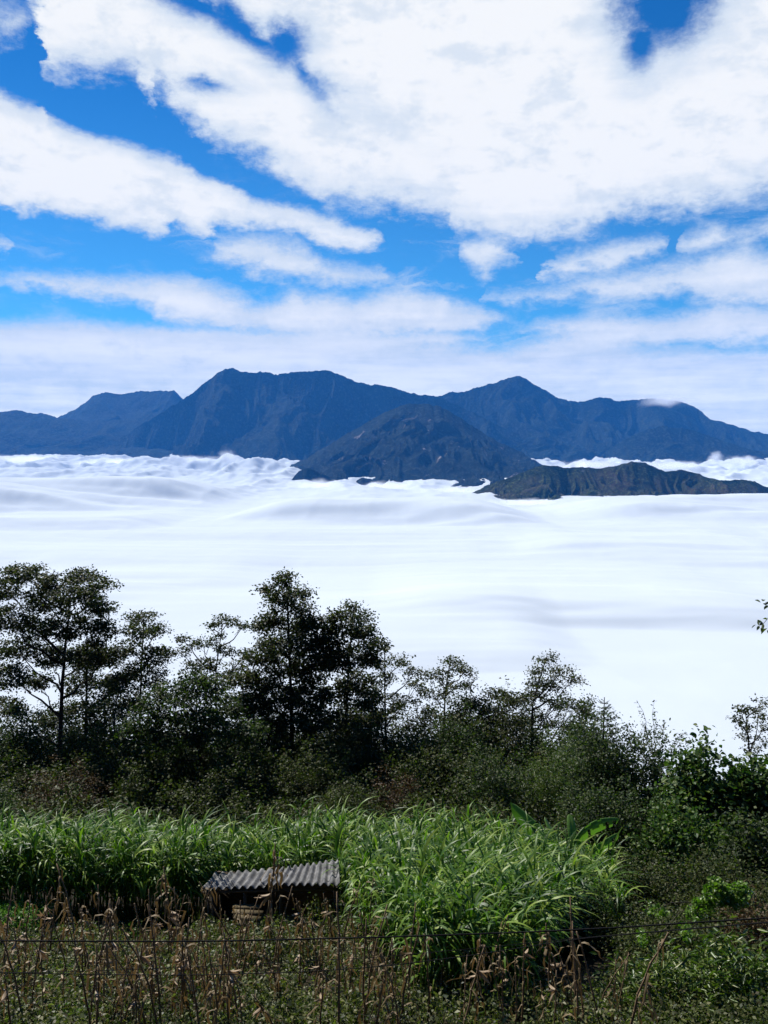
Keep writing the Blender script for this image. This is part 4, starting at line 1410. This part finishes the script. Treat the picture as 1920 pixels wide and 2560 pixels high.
def weeds():
    r = np.random.default_rng(61)
    q = scatter_px(6500, -12, 8.5, 12.5, 28, r)
    # leave the tall grass and the floor of the hut free
    keep = ~((q[:, 0] > -4.6) & (q[:, 0] < -1.0) & (q[:, 1] > 24.7))
    keep &= fbm(q[:, 0] * 0.9 + 3, q[:, 1] * 0.9, 3, 19) > 0.37
    # bare dark ground under the overhang right of the grass
    keep &= ~((q[:, 0] > 0.19 * q[:, 1]) & (q[:, 1] > 18.3) & (q[:, 0] < 0.34 * q[:, 1]))
    q = q[keep]
    keep2 = ~((q[:, 1] > 23.6) & (q[:, 0] < -9.2))
    q = q[keep2]
    hgt = 0.15 + 0.95 * fbm(q[:, 0] * 0.7, q[:, 1] * 0.7, 3, 12) * r.uniform(0.6, 1.3, len(q))
    hgt = hgt * np.where((q[:, 0] > -5.4) & (q[:, 0] < -0.6) & (q[:, 1] > 21.5), 1.15, np.interp(q[:, 1], [21.5, 25.5], [1, 0.4]))
    z = gz(q[:, 0], q[:, 1])
    lf = MB()
    nl = r.integers(22, 44, len(q))
    t = r.uniform(0.05, 1, nl.sum())
    cen = np.repeat(np.column_stack([q, z]), nl, 0)
    cen[:, 2] += np.repeat(hgt, nl) * t
    cen[:, :2] += r.normal(size=(len(cen), 2)) * 0.14
    leaf_quads(lf, cen, r.uniform(0.04, 0.13, len(cen)), r, 0.05, 0.5)
    # low creeping cover between the taller weeds
    q2 = np.column_stack([r.uniform(-12, 8.5, 5200), r.uniform(12.5, 28, 5200)])
    q2 = q2[~((q2[:, 0] > 0.19 * q2[:, 1]) & (q2[:, 1] > 18.3) & (q2[:, 0] < 0.34 * q2[:, 1]))]
    n2 = r.integers(8, 16, len(q2))
    c2 = np.repeat(np.column_stack([q2, gz(q2[:, 0], q2[:, 1])]), n2, 0)
    c2 = c2 + np.column_stack([r.normal(size=(len(c2), 2)) * 0.15, r.uniform(0.02, 0.16, len(c2))])
    leaf_quads(lf, c2, r.uniform(0.05, 0.12, len(c2)), r, 0.0, 0.6)
    # thin stems
    tip = np.column_stack([q + r.normal(size=q.shape) * 0.08, z + hgt * 1.05])
    bot = np.column_stack([q, z - 0.02])
    w = np.array([0.005, 0, 0])
    V = np.stack([bot - w, bot + w, tip + w * 0.4, tip - w * 0.4], 1).reshape(-1, 3)
    lf.add(V, np.arange(len(q) * 4).reshape(-1, 4))
    o = lf.build('weeds', M['weed_leaf'])
    tag(o, 'mixed green and brown weeds covering the harvested corn field', 'weeds', kind='stuff')
    # bright patch of young grass at the left edge
    r = np.random.default_rng(62)
    lf = MB()
    a = P(-30, 2345, 24.5)
    n = 4500
    cen = np.column_stack([r.uniform(a[0] - 1, P(95, 2340, 24.5)[0], n), r.uniform(24.2, 26.6, n)])
    zz = gz(cen[:, 0], cen[:, 1])
    cen = np.column_stack([cen, zz + r.uniform(0.05, 0.7, n)])
    leaf_quads(lf, cen, r.uniform(0.08, 0.2, n), r, -0.5, 0.3)
    o = lf.build('meadow_grass', M['meadow_leaf'])
    tag(o, 'bright yellow-green grass patch at the left edge below the tall grass', 'grass', kind='stuff')


weeds()


def broad_weed(label, px, py, leaf, n, mat, seed, H=0.55):
    r = np.random.default_rng(seed)
    d = ray(px, py)
    ys = np.linspace(11, 30, 400)
    k = np.where(d[2] * ys - gz(d[0] * ys, ys) < 0.25)[0]
    Y = float(ys[k[0]])
    c = np.array([d[0] * Y, Y, float(gz(d[0] * Y, Y))])
    root = empty('leafy_weed', c)
    tag(root, label, 'weed')
    lf, wd = MB(), MB()
    tips = c + np.column_stack([r.normal(size=(n, 2)) * 0.2, r.uniform(0.3, 1.0, n) * H])
    for t in tips:
        limb(wd, c - [0, 0, 0.03], t, 0.008, 0.004, 0.05, 4)
    leaf_quads(lf, tips, leaf * r.uniform(0.7, 1.2, n), r, 0.1, 0.7, None, 0, True)
    wd.build('stem', M['creeper_leaf'], root, c)
    lf.build('foliage', M[mat], root, c)


for k, (lab, px, py, lf_, n, mt) in enumerate((
        ('pale green broad-leaved weed before the dark foot of the grass clump', 1365, 2500, 0.17, 9, 'meadow_leaf'),
        ('small leafy green weed beside the rightmost dry stalks', 1330, 2478, 0.13, 7, 'creeper_leaf'),
        ('deep green weed cluster below the left half of the hut', 610, 2352, 0.11, 36, 'broad_leaf'),
        ('deep green weed cluster under the right end of the lower wire', 905, 2420, 0.11, 34, 'broad_leaf'),
        ('green weed clump in the lower left field below the lower wire', 175, 2450, 0.12, 36, 'broad_leaf'),
        ('green weed clump between the two leaning stalks left of the hut', 340, 2330, 0.11, 30, 'broad_leaf'),
        ('bright young weed at the bottom edge left of the middle', 580, 2540, 0.10, 30, 'creeper_leaf'),
        ('bright weed by the bottom left dry stalks', 185, 2540, 0.10, 30, 'meadow_leaf'))):
    broad_weed(lab, px, py, lf_, n, mt, 900 + k)


# ------------------------------------------------------------------ wires
def wire(label, pts, Y, rad):
    p = np.array([P(a, b_, Y) for a, b_ in pts])
    t = np.linspace(0, 1, 60)
    u = np.linspace(0, 1, len(p))
    c = np.stack([np.interp(t, u, p[:, k]) for k in range(3)], -1)
    k = np.array([1, 2, 3, 4, 3, 2, 1.]) / 16
    for q in range(3):
        c[3:-3, q] = np.convolve(c[:, q], k, 'valid')
    mb = MB()
    mb.tube(c, rad, 6)
    o = mb.build('wire', M['wire'], None, c[30], True)
    tag(o, label, 'wire')


wire('thick black wire strung across the front of the field, the uppermost', [(-300, 2350), (150, 2353), (500, 2354), (960, 2343), (1330, 2330), (1560, 2318), (1740, 2306), (2000, 2290)], 13.0, 0.0115)
wire('thin lower wire across the dead corn, sagging at the left', [(-300, 2424), (60, 2433), (300, 2437), (500, 2438), (760, 2430), (960, 2416), (1200, 2386), (1430, 2349), (1540, 2338), (2000, 2300)], 13.2, 0.0065)
wire('faintest middle wire between the thick and the sagging wire', [(-300, 2436), (150, 2430), (400, 2421), (640, 2410), (960, 2392), (1200, 2370), (1500, 2340), (2000, 2298)], 13.4, 0.0045)


# ------------------------------------------------------------------ wisps of cloud on the slopes
def wisp(label, px, py, Y, rx, ry, dens, seed):
    s = scale_at(px, py, Y)
    c = P(px, py, Y)
    RX, RZ = rx * s, ry * s
    RY = RX * 0.7
    m, b = new_mat('cloud_wisp')
    tc = b.new('ShaderNodeTexCoord').outputs['Object']
    sep = b.new('ShaderNodeSeparateXYZ')
    b.put(sep.inputs[0], tc)
    q = [b.m('DIVIDE', sep.outputs[k], R) for k, R in enumerate((RX, RY, RZ))]
    rad = b.m('SQRT', b.m('ADD', b.m('ADD', b.m('MULTIPLY', q[0], q[0]), b.m('MULTIPLY', q[1], q[1])), b.m('MULTIPLY', q[2], q[2])))
    n = b.noise(b.xyz(b.m('DIVIDE', sep.outputs[0], RZ * 3), b.m('DIVIDE', sep.outputs[1], RZ * 3), b.m('ADD', b.m('DIVIDE', sep.outputs[2], RZ * 2), seed)), 1.6, 5, 0.62)
    f = b.m('ADD', b.m('SUBTRACT', 0.72, rad), b.m('MULTIPLY', b.m('SUBTRACT', n.outputs[0], 0.5), 1.7))
    v = b.new('ShaderNodeVolumePrincipled')
    v.inputs['Color'].default_value = (0.97, 0.98, 1, 1)
    v.inputs['Anisotropy'].default_value = 0.3
    b.put(v.inputs['Density'], b.m('MULTIPLY', b.rng(f, 0.0, 0.7), dens * 3.5))
    b.put(b.new('ShaderNodeOutputMaterial').inputs['Volume'], v.outputs[0])
    th, ph = np.meshgrid(np.linspace(0, PI, 13), np.linspace(0, 2 * PI, 20, endpoint=False), indexing='ij')
    V = np.stack([np.sin(th) * np.cos(ph) * RX, np.sin(th) * np.sin(ph) * RY, np.cos(th) * RZ], -1).reshape(-1, 3) * 1.25 + c
    i, j = np.meshgrid(np.arange(12), np.arange(20), indexing='ij')
    fa = np.stack([i * 20 + j, (i + 1) * 20 + j, (i + 1) * 20 + (j + 1) % 20, i * 20 + (j + 1) % 20], -1).reshape(-1, 4)
    o = mesh_obj('cloud_wisp', V, fa, m, None, c)
    return tag(o, label, 'cloud', kind='stuff')


wisp('thin white cap of cloud clinging to the ridge right of the pointed summit', 1665, 1003, 11750, 95, 26, 0.0022, 3)

for px, py, Y, rx, ry, de in ((572, 1138, 8400, 46, 32, 0.004), (300, 1158, 8700, 170, 20, 0.0022), (60, 1150, 9000, 150, 20, 0.0022), (470, 1152, 8500, 120, 22, 0.0022),
                              (790, 1212, 5300, 120, 20, 0.0028), (960, 1216, 5000, 130, 20, 0.0028), (1130, 1226, 4700, 110, 20, 0.0028), (1320, 1256, 4000, 150, 13, 0.004), (1560, 1258, 3950, 180, 13, 0.004), (1800, 1252, 3950, 160, 14, 0.004),
                              (1480, 1162, 7700, 130, 18, 0.003), (1690, 1164, 7700, 120, 18, 0.003), (1790, 1144, 7900, 36, 28, 0.005), (1860, 1152, 7800, 70, 22, 0.005), (1960, 1162, 7700, 90, 24, 0.005)):
    wisp('soft torn mist where the cloud sea laps against the mountain slopes', px, py, Y, rx, ry, de, px)['group'] = 'mist along the mountain foot'

# ------------------------------------------------------------------ air between here and the mountains
def haze():
    m, b = new_mat('haze')
    v = b.new('ShaderNodeVolumePrincipled')
    v.inputs['Color'].default_value = (0.06, 0.34, 0.96, 1)
    v.inputs['Density'].default_value = 2.8e-5
    v.inputs['Anisotropy'].default_value = 0.0
    b.put(b.new('ShaderNodeOutputMaterial').inputs['Volume'], v.outputs[0])
    mb = MB()
    z0, z1 = -1100.0, 1150.0
    mb.box(0, 7600, (z0 + z1) / 2, 31500, 16600, z1 - z0)
    o = mb.build('haze', m)
    tag(o, 'thin blue haze in the air before the mountains', 'haze', kind='stuff')


haze()
